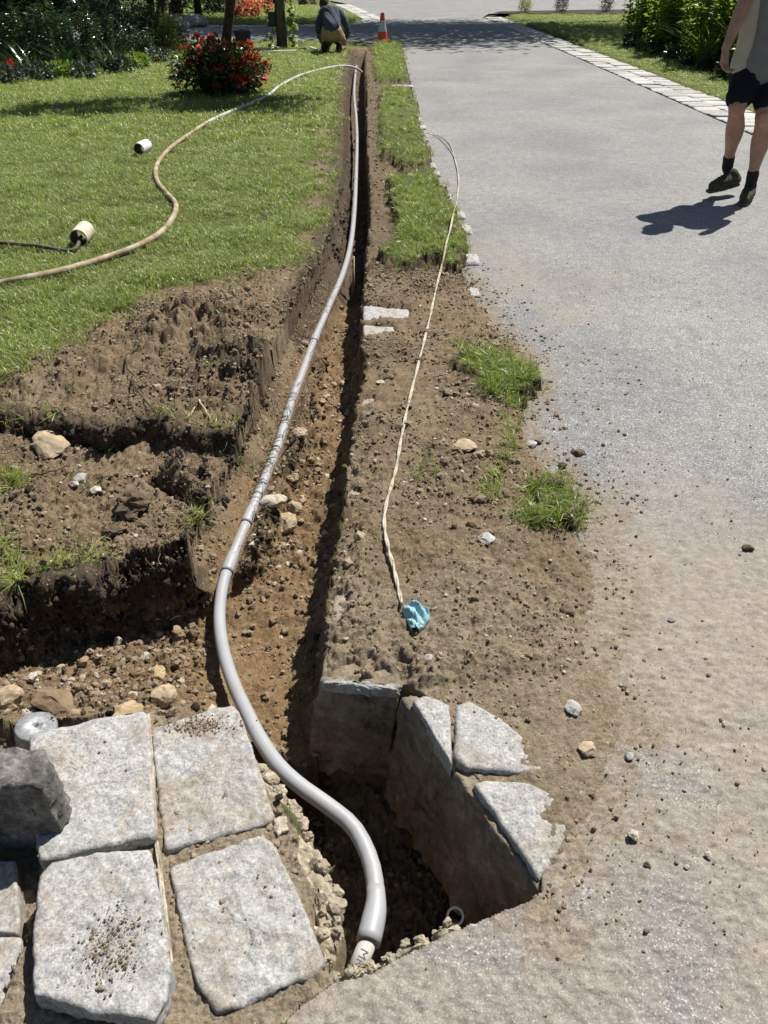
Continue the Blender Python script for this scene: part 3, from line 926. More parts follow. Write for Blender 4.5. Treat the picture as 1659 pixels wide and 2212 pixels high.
# kerb beside the pit: stones cut through by the saw, concrete bed under them
kerb = empty('kerb', (0, 0, 0))
tag(kerb, 'half buried granite kerb between trench and drive', kind='structure')
KS = [([(690, 1476), (780, 1482), (862, 1490), (868, 1400), (708, 1392)], -.004, .26, .10, (-.03, -.02), 'concrete'),
      ([(890, 1510), (915, 1498), (970, 1518), (976, 1600), (975, 1650)], .006, .05, 0, (0, 0), 'granite_clean'),
      ([(986, 1520), (1012, 1508), (1080, 1548), (1190, 1640), (1170, 1672), (1110, 1668), (1010, 1658), (982, 1642)], .005, .06, 0, (0, 0), 'granite'),
      ([(1022, 1690), (1050, 1680), (1140, 1688), (1235, 1735), (1220, 1820), (1165, 1900), (1110, 1818)], .004, .06, 0, (0, 0), 'granite'),
      ([(784, 660), (884, 668), (882, 690), (784, 692)], .004, .14, 0, (0, 0), 'granite_clean'),
      ([(784, 702), (860, 707), (852, 726), (785, 728)], .004, .14, 0, (0, 0), 'granite_clean'),
      ([(1000, 618), (1032, 622), (1040, 640), (1008, 640)], .008, .1, 0, (0, 0), 'granite_clean'),
      ([(790, 628), (822, 630), (826, 645), (788, 648)], .004, .1, 0, (0, 0), 'granite_clean')]
for i, (pp, zt, dp, fl, sh, mm) in enumerate(KS):
    me = stone_mesh('kerb_stone', GP(pp, zt), zt, dp, 40 + i * 5, .004, 10, 72, .007, fl, sh, .003)
    link('kerb_stone', me, M[mm], kerb)
for i, (x, y, wx) in enumerate([(896, 246, .1), (903, 262, .1), (909, 278, .12), (912, 292, .1), (927, 362, .12), (936, 378, .12), (950, 408, .11), (962, 430, .1), (985, 468, .12), (1002, 500, .1), (1012, 565, .12), (868, 188, .34)]):
    g = G(x, y)
    me = stone_mesh('kerb_stone', [(g[0] - wx / 2, g[1] - .09), (g[0] + wx / 2, g[1] - .085), (g[0] + wx / 2, g[1] + .09), (g[0] - wx / 2, g[1] + .08)], .02, .1, 300 + i, .006, 5, 28, .014, 0, (0, 0), .012)
    link('kerb_stone', me, M['granite_clean'], kerb)
# the bed under the cut stones: a rough concrete wall facing the pit
for i, (pa, pb, top, dep) in enumerate([((866, 1494), (985, 1660), -.02, .25), ((985, 1660), (1172, 1926), -.014, .24)]):
    a = G(*pa)[:2]; b = G(*pb)[:2]
    d = (b - a) / np.linalg.norm(b - a); nrm = np.array([d[1], -d[0]])
    if nrm[0] < 0: nrm = -nrm
    P = [a, b, b + nrm * .10, a + nrm * .10]
    me = stone_mesh('concrete_bed', P, top, dep + .10, 130 + i, .010, 8, 100, .004, .0, tuple(-nrm * .05), .004)
    link('concrete_bed', me, M['concrete'], kerb)
a = G(690, 1476)
P = [(a[0] - .02, a[1] + .02), (G(866, 1496)[0], a[1] - .01), (G(866, 1496)[0], a[1] + .12), (a[0] - .02, a[1] + .15)]
link('concrete_bed', stone_mesh('concrete_bed', P, -.16, .14, 140, .02, 6, 60, .02, .08, (-.02, -.03), .02), M['concrete'], kerb)
P = GP([(690, 1474), (862, 1489), (866, 1478), (694, 1462)], .004)
link('kerb_stone', stone_mesh('kerb_stone', P, .003, .03, 150, .008, 4, 90, .004, 0, (0, 0), .014), M['granite'], kerb)
# trench-side face of the buried kerb
for i in range(9):
    y0 = 1.50 + i * 0.36
    xs = xr_of(y0 + .17)
    P = [(xs - .004, y0), (xs + .09, y0), (xs + .09, y0 + .345), (xs - .004, y0 + .345)]
    P = [(float(xr_of(y)) + (.006 if j in (0, 3) else .1), y) for j, (_, y) in enumerate(P)]
    link('kerb_stone', stone_mesh('kerb_stone', P, -.008, .16, 160 + i, .006, 6, 48, .01, .0, (-.008, 0), .008), M['granite_dirty'], kerb)


# cobbled edging strips
def cobble_mesh(seed):
    r = random.Random(seed)
    bm = bmesh.new()
    bmesh.ops.create_cube(bm, size=1.0)
    for v in bm.verts:
        v.co.x += r.uniform(-.045, .045); v.co.y += r.uniform(-.05, .05); v.co.z += r.uniform(-.05, .05) if v.co.z > 0 else 0
    bmesh.ops.bevel(bm, geom=[e for e in bm.edges if (e.verts[0].co.z + e.verts[1].co.z) > -.5], offset=.06, segments=1, affect='EDGES')
    me = bpy.data.meshes.new('cobblestone'); bm.to_mesh(me); bm.free()
    me.materials.append(M['cobble'])
    return me


def m_cobble():
    k = NT('cobble_granite')
    c = k.mix(k.rnd(), (.36, .35, .325), (.56, .545, .51))
    c = k.mix(1.0, c, k.ramp(k.noise(9, 8, .75), [(.3, .6), (.65, 1.15)]), 'MULTIPLY')
    return k.out(c, .9, k.bump(k.noise(12, 6, .7), .5, .02), .2)


M['cobble'] = m_cobble()
COBS = [cobble_mesh(i) for i in range(8)]


def edging(name, label, line, cols, length, gap, z, lim=300):
    """line: list of xy of the inner edge, offset to the left of travel for columns"""
    e = empty(name); tag(e, label, kind='structure')
    L = [np.array(p, float) for p in line]
    seg = [np.linalg.norm(L[i + 1] - L[i]) for i in range(len(L) - 1)]
    tot = sum(seg); cum = np.concatenate([[0], np.cumsum(seg)])
    ax = np.array([p[0] for p in L]); ay = np.array([p[1] for p in L])
    bedm = MB(); n = 0
    off = 0
    for ci, wc in enumerate(cols):
        s = random.uniform(0, length)
        while s < tot:
            ln = length * random.uniform(.82, 1.18)
            sm = s + ln / 2
            if sm > tot: break
            p = np.array([np.interp(sm, cum, ax), np.interp(sm, cum, ay)])
            q = np.array([np.interp(min(sm + .05, tot), cum, ax), np.interp(min(sm + .05, tot), cum, ay)]); q0 = np.array([np.interp(max(sm - .05, 0), cum, ax), np.interp(max(sm - .05, 0), cum, ay)])
            d = (q - q0) / np.linalg.norm(q - q0); nr = np.array([d[1], -d[0]])
            c = p + nr * (off + wc / 2)
            o = bpy.data.objects.new('cobblestone', random.choice(COBS)); COL.objects.link(o); o.parent = e
            o.location = (c[0], c[1], z - .06 + random.uniform(-.006, .008))
            o.rotation_euler = (random.uniform(-.02, .02), random.uniform(-.02, .02), math.atan2(nr[1], nr[0]) + random.uniform(-.03, .03))
            o.scale = (wc * random.uniform(.93, .985), ln - gap, .12)
            n += 1; s += ln
        off += wc
    # bed
    for i in range(len(L) - 1):
        d = L[i + 1] - L[i]; l = np.linalg.norm(d); nr = np.array([d[1], -d[0]]) / l
        c = (L[i] + L[i + 1]) / 2 + nr * off / 2
        bedm.box((c[0], c[1], z - .075 - .001 * i), (off, l + .02, .09), math.atan2(nr[1], nr[0]))
    bedm.build('joint_bed', M['joint'], e, False)
    return n


n1_ = edging('cobble_edging', 'pale granite cobble strip along right side of drive', [(3.87, 5.0), (3.82, 8.7), (3.70, 17.9), (3.44, 31.5)], [.30, .30], .235, .034, .016)
n2_ = edging('cobble_edging', 'cobble strip round the far lawn beyond branch drive', [(-1.6, 43), (-.4, 34), (.02, 30.5), (-.22, 28.3), (-.9, 27.1), (-3.5, 26.5), (-12, 26.4)][::-1][:0] or [(-12, 26.45), (-3.5, 26.5), (-.9, 27.1), (-.25, 28.3), (0.0, 30.5), (-.4, 34), (-1.6, 43)][::-1], [.35, .35], .36, .03, .012)

# ------------------------------------------------------------------ grass (instanced tufts)
def tuft_mesh(seed, blades, h, spread, w, bend):
    r = np.random.default_rng(seed)
    V = []; F = []; R = []
    for b in range(blades):
        a = r.uniform(0, 2 * np.pi); rad = spread * np.sqrt(r.uniform())
        bx, by = rad * np.cos(a), rad * np.sin(a)
        ph = r.uniform(0, 2 * np.pi); hh = h * r.uniform(.5, 1.2); bd = bend * r.uniform(.3, 1.5) * hh
        dx, dy = np.cos(ph), np.sin(ph); px, py = -dy, dx
        ww = w * r.uniform(.7, 1.3); rv = r.uniform()
        base = len(V)
        for t, wf in ((0, .9), (.45, 1.0), (.8, .6), (1.0, 0.05)):
            ox = bx + dx * bd * t ** 2; oy = by + dy * bd * t ** 2; z = hh * (t - .35 * bend * t * t) - .006
            V.append((ox - px * ww * wf / 2, oy - py * ww * wf / 2, z)); V.append((ox + px * ww * wf / 2, oy + py * ww * wf / 2, z)); R += [rv, rv]
        for k in range(3):
            F.append((base + 2 * k, base + 2 * k + 1, base + 2 * k + 3, base + 2 * k + 2))
    return mesh_np('grass_tuft', V, F, True, dict(rnd=R))


def tmpl_collection(name, meshes, mat):
    c = bpy.data.collections.new(name)
    for i, me in enumerate(meshes):
        if len(me.materials) == 0: me.materials.append(mat)
        o = bpy.data.objects.new(name + '_piece', me)
        c.objects.link(o)
    return c


def scatter(name, P, rotz, scl, coll, npick, label, tilt=None, cat=None):
    n = len(P)
    me = bpy.data.meshes.new(name)
    me.vertices.add(n); me.vertices.foreach_set('co', np.asarray(P, np.float32).ravel())
    rot = np.zeros((n, 3), np.float32); rot[:, 2] = rotz
    if tilt is not None: rot[:, :2] = tilt
    a = me.attributes.new('rot', 'FLOAT_VECTOR', 'POINT'); a.data.foreach_set('vector', rot.ravel())
    a = me.attributes.new('scl', 'FLOAT', 'POINT'); a.data.foreach_set('value', np.asarray(scl, np.float32))
    a = me.attributes.new('pick', 'INT', 'POINT'); a.data.foreach_set('value', rng.integers(0, npick, n).astype(np.int32))
    o = link(name, me)
    tag(o, label, cat, kind='stuff')
    ng = bpy.data.node_groups.new(name + '_scatter', 'GeometryNodeTree')
    ng.interface.new_socket('Geometry', in_out='INPUT', socket_type='NodeSocketGeometry')
    ng.interface.new_socket('Geometry', in_out='OUTPUT', socket_type='NodeSocketGeometry')
    N = ng.nodes
    gi = N.new('NodeGroupInput'); go = N.new('NodeGroupOutput')
    ci = N.new('GeometryNodeCollectionInfo'); ci.inputs['Collection'].default_value = coll
    ci.inputs['Separate Children'].default_value = True; ci.inputs['Reset Children'].default_value = True
    ip = N.new('GeometryNodeInstanceOnPoints'); ip.inputs['Pick Instance'].default_value = True

    def na(nm, ty):
        x = N.new('GeometryNodeInputNamedAttribute'); x.data_type = ty; x.inputs[0].default_value = nm
        return x.outputs[0]
    e2r = N.new('FunctionNodeEulerToRotation')
    L = ng.links.new
    L(gi.outputs[0], ip.inputs['Points']); L(ci.outputs[0], ip.inputs['Instance'])
    L(na('pick', 'INT'), ip.inputs['Instance Index']); L(na('rot', 'FLOAT_VECTOR'), e2r.inputs[0])
    L(e2r.outputs[0], ip.inputs['Rotation']); L(na('scl', 'FLOAT'), ip.inputs['Scale'])
    L(ip.outputs[0], go.inputs[0])
    md = o.modifiers.new('scatter', 'NODES'); md.node_group = ng
    return o


TUFT = tmpl_collection('tuft_short', [tuft_mesh(i, 15, .040, .040, .0023, .95) for i in range(6)], M['grass'])
TUFT_DRY = tmpl_collection('tuft_thin', [tuft_mesh(20 + i, 8, .040, .028, .0026, .8) for i in range(5)], M['grass_dry'])
TUFT_LONG = tmpl_collection('tuft_long', [tuft_mesh(40 + i, 11, .072, .024, .0030, .95) for i in range(6)], M['grass'])
TUFT_FAR = tmpl_collection('tuft_far', [tuft_mesh(60 + i, 30, .045, .10, .0046, .95) for i in range(5)], M['grass'])


def rand_pts(n, x0, x1, y0, y1):
    return rng.uniform(x0, x1, n), rng.uniform(y0, y1, n)


def place(X, Y, keep_fn, dz=0.0):
    z, I = terrain(X, Y)
    k = keep_fn(X, Y, z, I) & (np.abs(X) < 0.62 * (CP * Y + H_CAM * SP) + .5)
    return np.stack([X[k], Y[k], z[k] + dz], 1)


def lawn_keep(thr):
    def f(X, Y, z, I):
        pr = 1 - I['soilL']
        # bare, trodden strip beside the trench and next to the digging
        dt = np.maximum(0, xl_of(Y) - X)
        thin = sstep((dt - .02 + .22 * I['n1']) / .28)
        thin = np.where(Y > 4.2, np.minimum(thin, sstep((dt + .03 + .20 * I['n1']) / .25)), thin)
        pr = pr * (0.12 + .88 * thin) * np.clip(0.75 + 1.3 * I['n1'] + .5 * I['n2'], .18, 1)
        return I['left'] & (I['zdig'] > 1) & (rng.uniform(size=X.shape) < pr) & (X < xl_of(Y) - .02) & ((I['s2'] < -.03) | (Y > 2.9)) & (I['ap'] < 0) & (Y > 2.3)
    return f


pts = []
for n, a in ((14000, (-3.2, 0, 2.6, 4.6)), (27000, (-5.2, 0, 4.6, 8.5))):
    X, Y = rand_pts(n, *a); pts.append(place(X, Y, lawn_keep(0)))
P = np.vstack(pts)
scatter('lawn_grass', P, rng.uniform(0, 6.28, len(P)), rng.uniform(.75, 1.35, len(P)), TUFT, 6, 'short sunlit lawn grass left of the trench', rng.normal(0, .22, (len(P), 2)), 'grass')
X, Y = rand_pts(26000, -9.5, .2, 8.3, 20.9)
P = place(X, Y, lawn_keep(0))
scatter('lawn_grass', P, rng.uniform(0, 6.28, len(P)), rng.uniform(.8, 1.4, len(P)), TUFT_FAR, 5, 'lawn grass round the red flowering bush and kneeling person', rng.normal(0, .2, (len(P), 2)), 'grass')


def thin_keep(X, Y, z, I):
    dt = xl_of(Y) - X
    n = fbm(X * 5, Y * 5, 3, 88)
    a = I['left'] & (I['zdig'] > 1) & (dt > .01) & (rng.uniform(size=X.shape) < np.clip(.35 + 1.2 * n, 0.02, .8)) & (I['ap'] < 0) & (Y > 1.7)
    return a & (rng.uniform(size=X.shape) < np.where(I['lawnd'] > 0, np.where(I['lawnd'] > .25, .08, .45), 1.0))


X, Y = rand_pts(30000, -2.8, 0, 1.7, 12)
P = place(X, Y, thin_keep)
scatter('sparse_grass', P, rng.uniform(0, 6.28, len(P)), rng.uniform(.7, 1.3, len(P)), TUFT_DRY, 5, 'thin straggling grass on the trodden soil by the trench', rng.normal(0, .3, (len(P), 2)), 'grass')


def sod_keep(X, Y, z, I):
    k = (I['sod'] > np.where(Y < 3.2, -.02, .012) - .02 * rng.uniform(size=X.shape)) & (I['n2'] + .9 * I['n1'] > np.where(Y < 3.2, -.45, -.08))
    for T in TUFTS:
        k |= (sdf(X + .02 * I['n2'], Y + .03 * I['n2'], T) > 0) & (rng.uniform(size=X.shape) < .30)
    # verge between trench and drive further up
    k |= I['strip'] & (Y > 13.2) & (X > xr_of(Y) + .22 + .1 * I['n1']) & (X < .36) & (Y < 19.8)
    return k & (~I['left']) & (rng.uniform(size=X.shape) < np.clip(.75 + I['n1'], .3, 1))


X, Y = rand_pts(12000, -.2, 1.0, 1.7, 6.0); P1 = place(X, Y, sod_keep)
X, Y = rand_pts(10000, -.5, .6, 6.0, 19.9); P2 = place(X, Y, sod_keep)
P = np.vstack([P1, P2])
scatter('turf_grass', P, rng.uniform(0, 6.28, len(P)), np.where(P[:, 1] > 6, .95, .82) * rng.uniform(.7, 1.2, len(P)), TUFT_LONG, 6, 'longer grass on the turf strip between trench and drive', rng.normal(0, .45, (len(P), 2)), 'grass')
X, Y = rand_pts(12000, -.3, 1.0, 1.7, 9.0)
P = place(X, Y, lambda X, Y, z, I: (~I['left']) & (I['sod'] > -.03) & (rng.uniform(size=X.shape) < .55))
scatter('dry_turf_grass', P, rng.uniform(0, 6.28, len(P)), rng.uniform(.7, 1.2, len(P)), TUFT_DRY, 5, 'dry trampled blades among the turf strip grass', rng.normal(0, .5, (len(P), 2)), 'grass')


# ragged grass fringe hanging over the cut edges of the banks
def fringe(lines, n, jitter):
    out = []
    for L, z in lines:
        S = np.array(spline([np.append(p, 0) for p in L], 12))
        k = rng.integers(0, len(S), n)
        out.append(S[k, :2] + rng.normal(0, jitter, (n, 2)))
    return np.vstack(out)


LN = [(GP([(0, 885), (60, 890), (130, 905), (230, 930)], .03), 0), (GP([(340, 930), (450, 935), (560, 930)], -.04), 0), (GP([(0, 1285), (100, 1235), (230, 1212)], -.03), 0),
      (GP([(400, 1100), (470, 1080), (440, 1060)], 0), 0), (GP([(500, 975), (530, 1000), (520, 1040)], .02), 0), (GP([(0, 1000), (30, 1040), (60, 1000)], -.05), 0), (GP([(0, 1180), (20, 1220), (40, 1260)], -.05), 0)]
E = fringe(LN, 20, .022)
z, _ = terrain(E[:, 0], E[:, 1])
P = np.column_stack([E, z])
P = P[z > -.11]
scatter('fringe_grass', P, rng.uniform(0, 6.28, len(P)), rng.uniform(.6, 1.15, len(P)), TUFT_LONG, 6, 'ragged grass fringes on the edges of the dug banks', rng.normal(0, .55, (len(P), 2)), 'grass')

X, Y = rand_pts(26000, 4.35, 12, 6.5, 33.5)
P = place(X, Y, lambda X, Y, z, I: (X > 4.42 + .04 * I['n2']) & (X < 11))
scatter('lawn_grass', P, rng.uniform(0, 6.28, len(P)), rng.uniform(.6, 1.05, len(P)), TUFT_FAR, 5, 'trimmed green lawn strip right of the cobble edging', rng.normal(0, .2, (len(P), 2)), 'grass')
X, Y = rand_pts(16000, -9, .0, 27.0, 42)
P = place(X, Y, lambda X, Y, z, I: (I['rd'] < -.78))
scatter('lawn_grass', P, rng.uniform(0, 6.28, len(P)), rng.uniform(1.0, 1.7, len(P)), TUFT_FAR, 5, 'far bright lawn behind the branch drive', rng.normal(0, .2, (len(P), 2)), 'grass')


# ------------------------------------------------------------------ pebbles and clods
def rock_mesh(seed, sub=2, jag=.28, flat=.7, mat=None, name='rock', size=1.0):
    r = random.Random(seed)
    bm = bmesh.new()
    bmesh.ops.create_icosphere(bm, subdivisions=sub, radius=.5)
    planes = [(Vector((r.gauss(0, 1), r.gauss(0, 1), r.gauss(0, 1))).normalized(), r.uniform(.26, .42)) for _ in range(9)]
    co = np.array([v.co for v in bm.verts])
    nn = fbm(co[:, 0] * 3 + seed, co[:, 1] * 3 + co[:, 2] * 2.3, 5 if sub > 3 else 3, seed, .65)
    for v, q in zip(bm.verts, nn):
        for pn, pd in planes:
            d = v.co.dot(pn)
            if d > pd: v.co -= pn * (d - pd) * .9
        v.co *= 1 + jag * q * .5
        v.co.z *= flat
        v.co *= size
    me = bpy.data.meshes.new(name); bm.to_mesh(me); bm.free()
    if mat: me.materials.append(mat)
    return me


def m_stone(name, cols):
    k = NT(name)
    r = k.rnd()
    c = k.ramp(r, [(i / (len(cols) - 1), c) for i, c in enumerate(cols)])
    f = k.noise(60, 6, .7)
    c = k.mix(.6, c, k.mix(1.0, c, k.ramp(f, [(.3, .55), (.7, 1.4)]), 'MULTIPLY'))
    return k.out(c, .9, k.bump(k.noise(50, 5, .7), .5, .006), .25)


HP = [G(x, y, -.02) for x, y in spline([np.array(q, float) for q in [(560, 1660), (600, 1712), (640, 1770), (680, 1845), (708, 1910), (720, 1975), (708, 2060)]], 6)]
HQ = [G(x, y, -.006) for x, y in spline([np.array(q, float) for q in [(712, 2108), (760, 2096), (810, 2078), (860, 2054), (920, 2026), (985, 1994)]], 5)]
for i, q in enumerate(HP + HP + HQ):
    o = link('concrete_chunk', rock_mesh(700 + i, 3, .5, .8, M['haunch'], 'concrete_chunk', random.uniform(.014, .040) * (.65 if i >= 2 * len(HP) else 1)), None, apron)
    o.location = (q[0] + random.uniform(-.02, .010), q[1] + random.uniform(-.008, .008), q[2] - random.uniform(0, .022)); o.rotation_euler = (random.uniform(-.5, .5), random.uniform(-.5, .5), random.uniform(0, 6))

M['pebble'] = m_stone('pebbles', [(.12, .09, .06), (.24, .18, .11), (.33, .25, .155), (.42, .34, .23), (.52, .47, .39), (.26, .21, .16), (.30, .22, .13)])
M['clod'] = m_stone('soil_clods', [(.13, .094, .06), (.20, .148, .094), (.27, .205, .135), (.21, .155, .098), (.36, .285, .195), (.17, .124, .077)])
M['darkclod'] = m_stone('dark_clods', [(.03, .022, .016), (.06, .045, .03), (.09, .068, .046)])
PEB = tmpl_collection('pebble', [rock_mesh(i, 1 if i % 2 else 2, .3, .65) for i in range(7)], M['pebble'])
CLOD = tmpl_collection('clod', [rock_mesh(30 + i, 2, .75, .8) for i in range(7)], M['clod'])


def soil_keep(pr_drive=.02):
    def f(X, Y, z, I):
        bare = np.where(I['left'], I['soilL'] + .6 * (I['zdig'] < 1), sstep((I['dd'] + .05) / .1))
        bare = np.where(I['ap'] > 0, .35, bare)
        bare = np.where((~I['left']) & (Y < 1.95), bare * .8, bare)
        bare = bare * np.clip(.75 + 1.6 * I['n1'], .15, 1.3)
        bare = np.where(I['sod'] > -.01, 0, bare)
        bare = np.where((~I['left']) & (I['dd'] < -.02), pr_drive + .55 * np.exp(np.minimum(0, I['dd']) / .09) * (Y < 4.6), bare)
        bare = np.where(I['strip'] & (I['dd'] < 0), .5, bare)
        return rng.uniform(size=X.shape) < bare
    return f


CORE = G(62, 1560, .02)


def rubble(name, n, coll, npick, smin, smax, pw, label, box, keep, sink=.2):
    X, Y = rand_pts(n, *box)
    z, I = terrain(X, Y)
    k = keep(X, Y, z, I)
    # real stones lie on the drive surface
    ond = (I['rd'] > .01) & (z < -.005)
    z = np.where(ond, 0.0, z)
    k = k & (np.hypot(X - CORE[0], Y - CORE[1]) > .062) & (dline(X, Y, PIPE) > .034) & ~((X > -.52) & (X < -.18) & (Y > 1.25) & (Y < 2.0) & (rng.uniform(size=X.shape) < .6))
    P = np.stack([X[k], Y[k], z[k]], 1)
    s = smin + (smax - smin) * rng.uniform(size=len(P)) ** pw
    s = s * np.where((P[:, 0] > -.15) & (P[:, 1] < 2.0), .75, 1.0)
    # clods gather near the foot of walls and on the excavated floor
    P[:, 2] += s * .5 * .6 - s * sink
    return scatter(name, P, rng.uniform(0, 6.28, len(P)), s, coll, npick, label, rng.uniform(-.6, .6, (len(P), 2)))


BOX = (-1.6, 1.1, .62, 4.6)
rubble('loose_pebbles', 20000, PEB, 7, .004, .022, 6, 'tan and grey pebbles strewn over the dug soil', BOX, soil_keep(.05))
rubble('soil_crumbs', 75000, CLOD, 7, .0035, .018, 5, 'brown crumbs of soil strewn over the dug ground', BOX, soil_keep(.03))
rubble('soil_crumbs', 9000, CLOD, 7, .010, .04, 3, 'crumbs of soil along the far trench', (-1.0, .5, 4.4, 18.3), lambda X, Y, z, I: soil_keep(.0)(X, Y, z, I) & (rng.uniform(size=X.shape) < .5) & (X > xl_of(Y) - .5))
rubble('soil_clods', 1500, CLOD, 7, .014, .055, 3, 'bigger clods of soil lying on the banks and strip', (-1.5, .8, 1.5, 4.4), lambda X, Y, z, I: soil_keep(0)(X, Y, z, I) & (I['n1'] + .5 * I['n2'] > .12), .3)
rubble('loose_pebbles', 3000, PEB, 7, .010, .034, 3, 'pale pebbles in the soil margin beside the far trench', (-.6, .45, 4.4, 14), lambda X, Y, z, I: I['strip'] & (~I['left']) & (I['sod'] < -.01) & (rng.uniform(size=X.shape) < .5))
# rubble heap in the excavation
rubble('rubble', 330, PEB, 7, .010, .040, 3, 'broken tan stones in the excavation behind the paving stones', (-1.25, -.42, 1.2, 1.72), lambda X, Y, z, I: (I['es'] > .03) & (rng.uniform(size=X.shape) < .8), .1)
rubble('rubble', 330, PEB, 7, .010, .045, 3.2, 'broken tan stones on the trench floor', (-.6, -.15, 1.9, 3.6), lambda X, Y, z, I: (z < -.14), .1)
rubble('soil_crumbs', 9000, CLOD, 7, .005, .030, 3.5, 'loose soil clods in the excavation and pit', (-1.3, .45, .65, 2.0), lambda X, Y, z, I: (z < -.09), .15)
rubble('grit', 11000, PEB, 7, .002, .010, 6, 'fine grit scattered over the dusty drive', (-.2, 2.2, .45, 4.5), lambda X, Y, z, I: (I['rd'] > .0) & (rng.uniform(size=X.shape) < np.clip(1.15 - .22 * Y, .1, 1)), .05)

# individual rocks: (x, y, z-or-None, width px, flat, tone, label)
RT = {'tan': (.33, .26, .17), 'pale': (.42, .37, .29), 'white': (.36, .345, .315), 'grey': (.30, .29, .27), 'brown': (.17, .12, .075), 'dark': (.11, .08, .052), 'orange': (.34, .25, .145)}
RM = {k: simple('stone_' + k, v, .9, .35, 40, .6, .2, 60) for k, v in RT.items()}
ROCKS = [(288, 1085, 88, .62, 'dark', 'large dark soil lump on the left bank casting a shadow'), (252, 1140, 46, .5, 'dark', 'smaller dark soil lump just below the large lump'),
         (108, 945, 96, .35, 'tan', 'flat tan stone at the foot of the upper bank'), (592, 1078, 56, .6, 'pale', 'pale angular stone under the conduit in the trench'),
         (622, 1124, 62, .5, 'tan', 'tan slab stone in front of the angular stone in the trench'), (634, 1090, 44, .55, 'tan', 'brown stone right of the conduit in the trench'),
         (632, 1030, 30, .6, 'tan', 'rounded tan stone farther up on the trench floor'), (648, 935, 34, .7, 'tan', 'brown rounded stone beside the conduit, mid trench'),
         (822, 823, 26, .35, 'pale', 'round flat pale pebble on the strip left of the white cord'), (840, 812, 24, .5, 'brown', 'brown pebble beside the round flat pale pebble'),
         (1000, 954, 62, .28, 'tan', 'long flat tan stone in the soil right of the white cord'), (1215, 1003, 22, .6, 'dark', 'dark stone at the soil edge on the drive'),
         (1052, 1158, 40, .25, 'white', 'flat white stone chip below the grass tuft'), (1020, 1130, 36, .5, 'brown', 'broken brown bark piece in the soil'),
         (1615, 1182, 24, .7, 'dark', 'dark clod at the right edge of the drive'), (1368, 1803, 26, .7, 'pale', 'pale grey stone casting a shadow on the near drive'),
         (1530, 1845, 18, .7, 'pale', 'small pale stone right of the grey scuffed patch'), (1358, 1632, 22, .6, 'grey', 'grey pebble on the dusty drive above the pale stone'),
         (1235, 1525, 40, .45, 'grey', 'cluster stone, grey brown, on the dusty drive'), (1268, 1612, 44, .5, 'tan', 'tan clod with a grey stone on the dusty drive'),
         (1450, 1338, 16, .7, 'grey', 'small grey pebble on the drive right of the blue cloth'),
         (355, 1495, 62, .6, 'tan', 'tan upright stone in the rubble behind the paving stones'), (120, 1500, 110, .4, 'brown', 'large flat brown slab in the rubble'),
         (20, 1500, 60, .7, 'tan', 'tan block at the left frame edge in the rubble'), (275, 1530, 70, .4, 'orange', 'orange tan flat stone touching the paving stones'),
         (70, 1458, 26, .9, 'pale', 'small pale upright chip in the rubble'), (340, 1440, 40, .6, 'orange', 'orange tan lump in the middle of the rubble'),
         (790, 2105, 20, .8, 'white', 'small white stone at the pit lip by the pipe end'), (765, 2098, 34, .5, 'orange', 'flat yellowish stone at the pit lip'),
         (208, 1055, 26, .5, 'pale', 'pale flat chip on the left bank above the large lump'), (176, 1030, 30, .6, 'white', 'crumbly white lump on the left bank'),
         (162, 1045, 18, .6, 'white', 'little white crumb left of the white lump'), (925, 1418, 22, .5, 'white', 'white chip below the blue cloth'),
         (1148, 958, 24, .6, 'white', 'white chip beside the black clod at the soil edge'), (1160, 955, 16, .7, 'dark', 'black clod beside the white chip at the soil edge')]
for i, (x, y, wpx, fl, tone, lab) in enumerate(ROCKS):
    z = 0.0
    for _ in range(6):
        g = G(x, y + wpx * .2, z)
        zz = zat(g[0], g[1])
        if sdf(np.array([g[0]]), np.array([g[1]]), ROAD)[0] > 0.01: zz = max(zz, 0.001)
        z = .5 * z + .5 * zz
    zd = CP * g[1] + (H_CAM - z) * SP
    s = wpx / FPX * zd
    me = rock_mesh(200 + i * 3, 4 if tone == 'dark' else 3, .5 if tone == 'dark' else .35, fl, RM[tone], 'stone', s)
    o = link('soil_lump' if tone == 'dark' else 'stone', me, None, None, (g[0], g[1], z + s * fl * .28))
    o.rotation_euler = (random.uniform(-.15, .15), random.uniform(-.15, .15), random.uniform(0, 3))
    tag(o, lab, 'soil lump' if tone == 'dark' else 'stone')

# clods stuck in the cut faces
def wall_clods():
    k = np.where((GRID['st'] > .55) & (GRID['z'] < .06) & (GRID['Y'] < 6.5))[0]
    w = GRID['Y'][k] ** 2.2
    w = w * np.where((GRID['X'][k] < -.4) & (GRID['Y'][k] > 1.5) & (GRID['Y'][k] < 3), 4.0, 1.0)
    sel = rng.choice(k, 9000, p=w / w.sum())
    P = np.stack([GRID['X'][sel], GRID['Y'][sel], GRID['z'][sel]], 1) + rng.normal(0, .006, (len(sel), 3))
    k2 = (P[:, 0] < xr_of(P[:, 1]) - .03) & (dline(P[:, 0], P[:, 1], PIPE) > .045)
    P = P[k2]
    P[:, 2] += rng.uniform(-.02, .02, len(P))
    scatter('bank_clods', P, rng.uniform(0, 6.28, len(P)), .004 + .026 * rng.uniform(size=len(P)) ** 4, DCLOD, 7, 'dark clods of topsoil stuck in the cut faces of banks and trench', rng.uniform(-1, 1, (len(P), 2)))


DCLOD = tmpl_collection('dark_clod', [rock_mesh(60 + i, 2, .8, .85) for i in range(7)], M['darkclod'])
wall_clods()


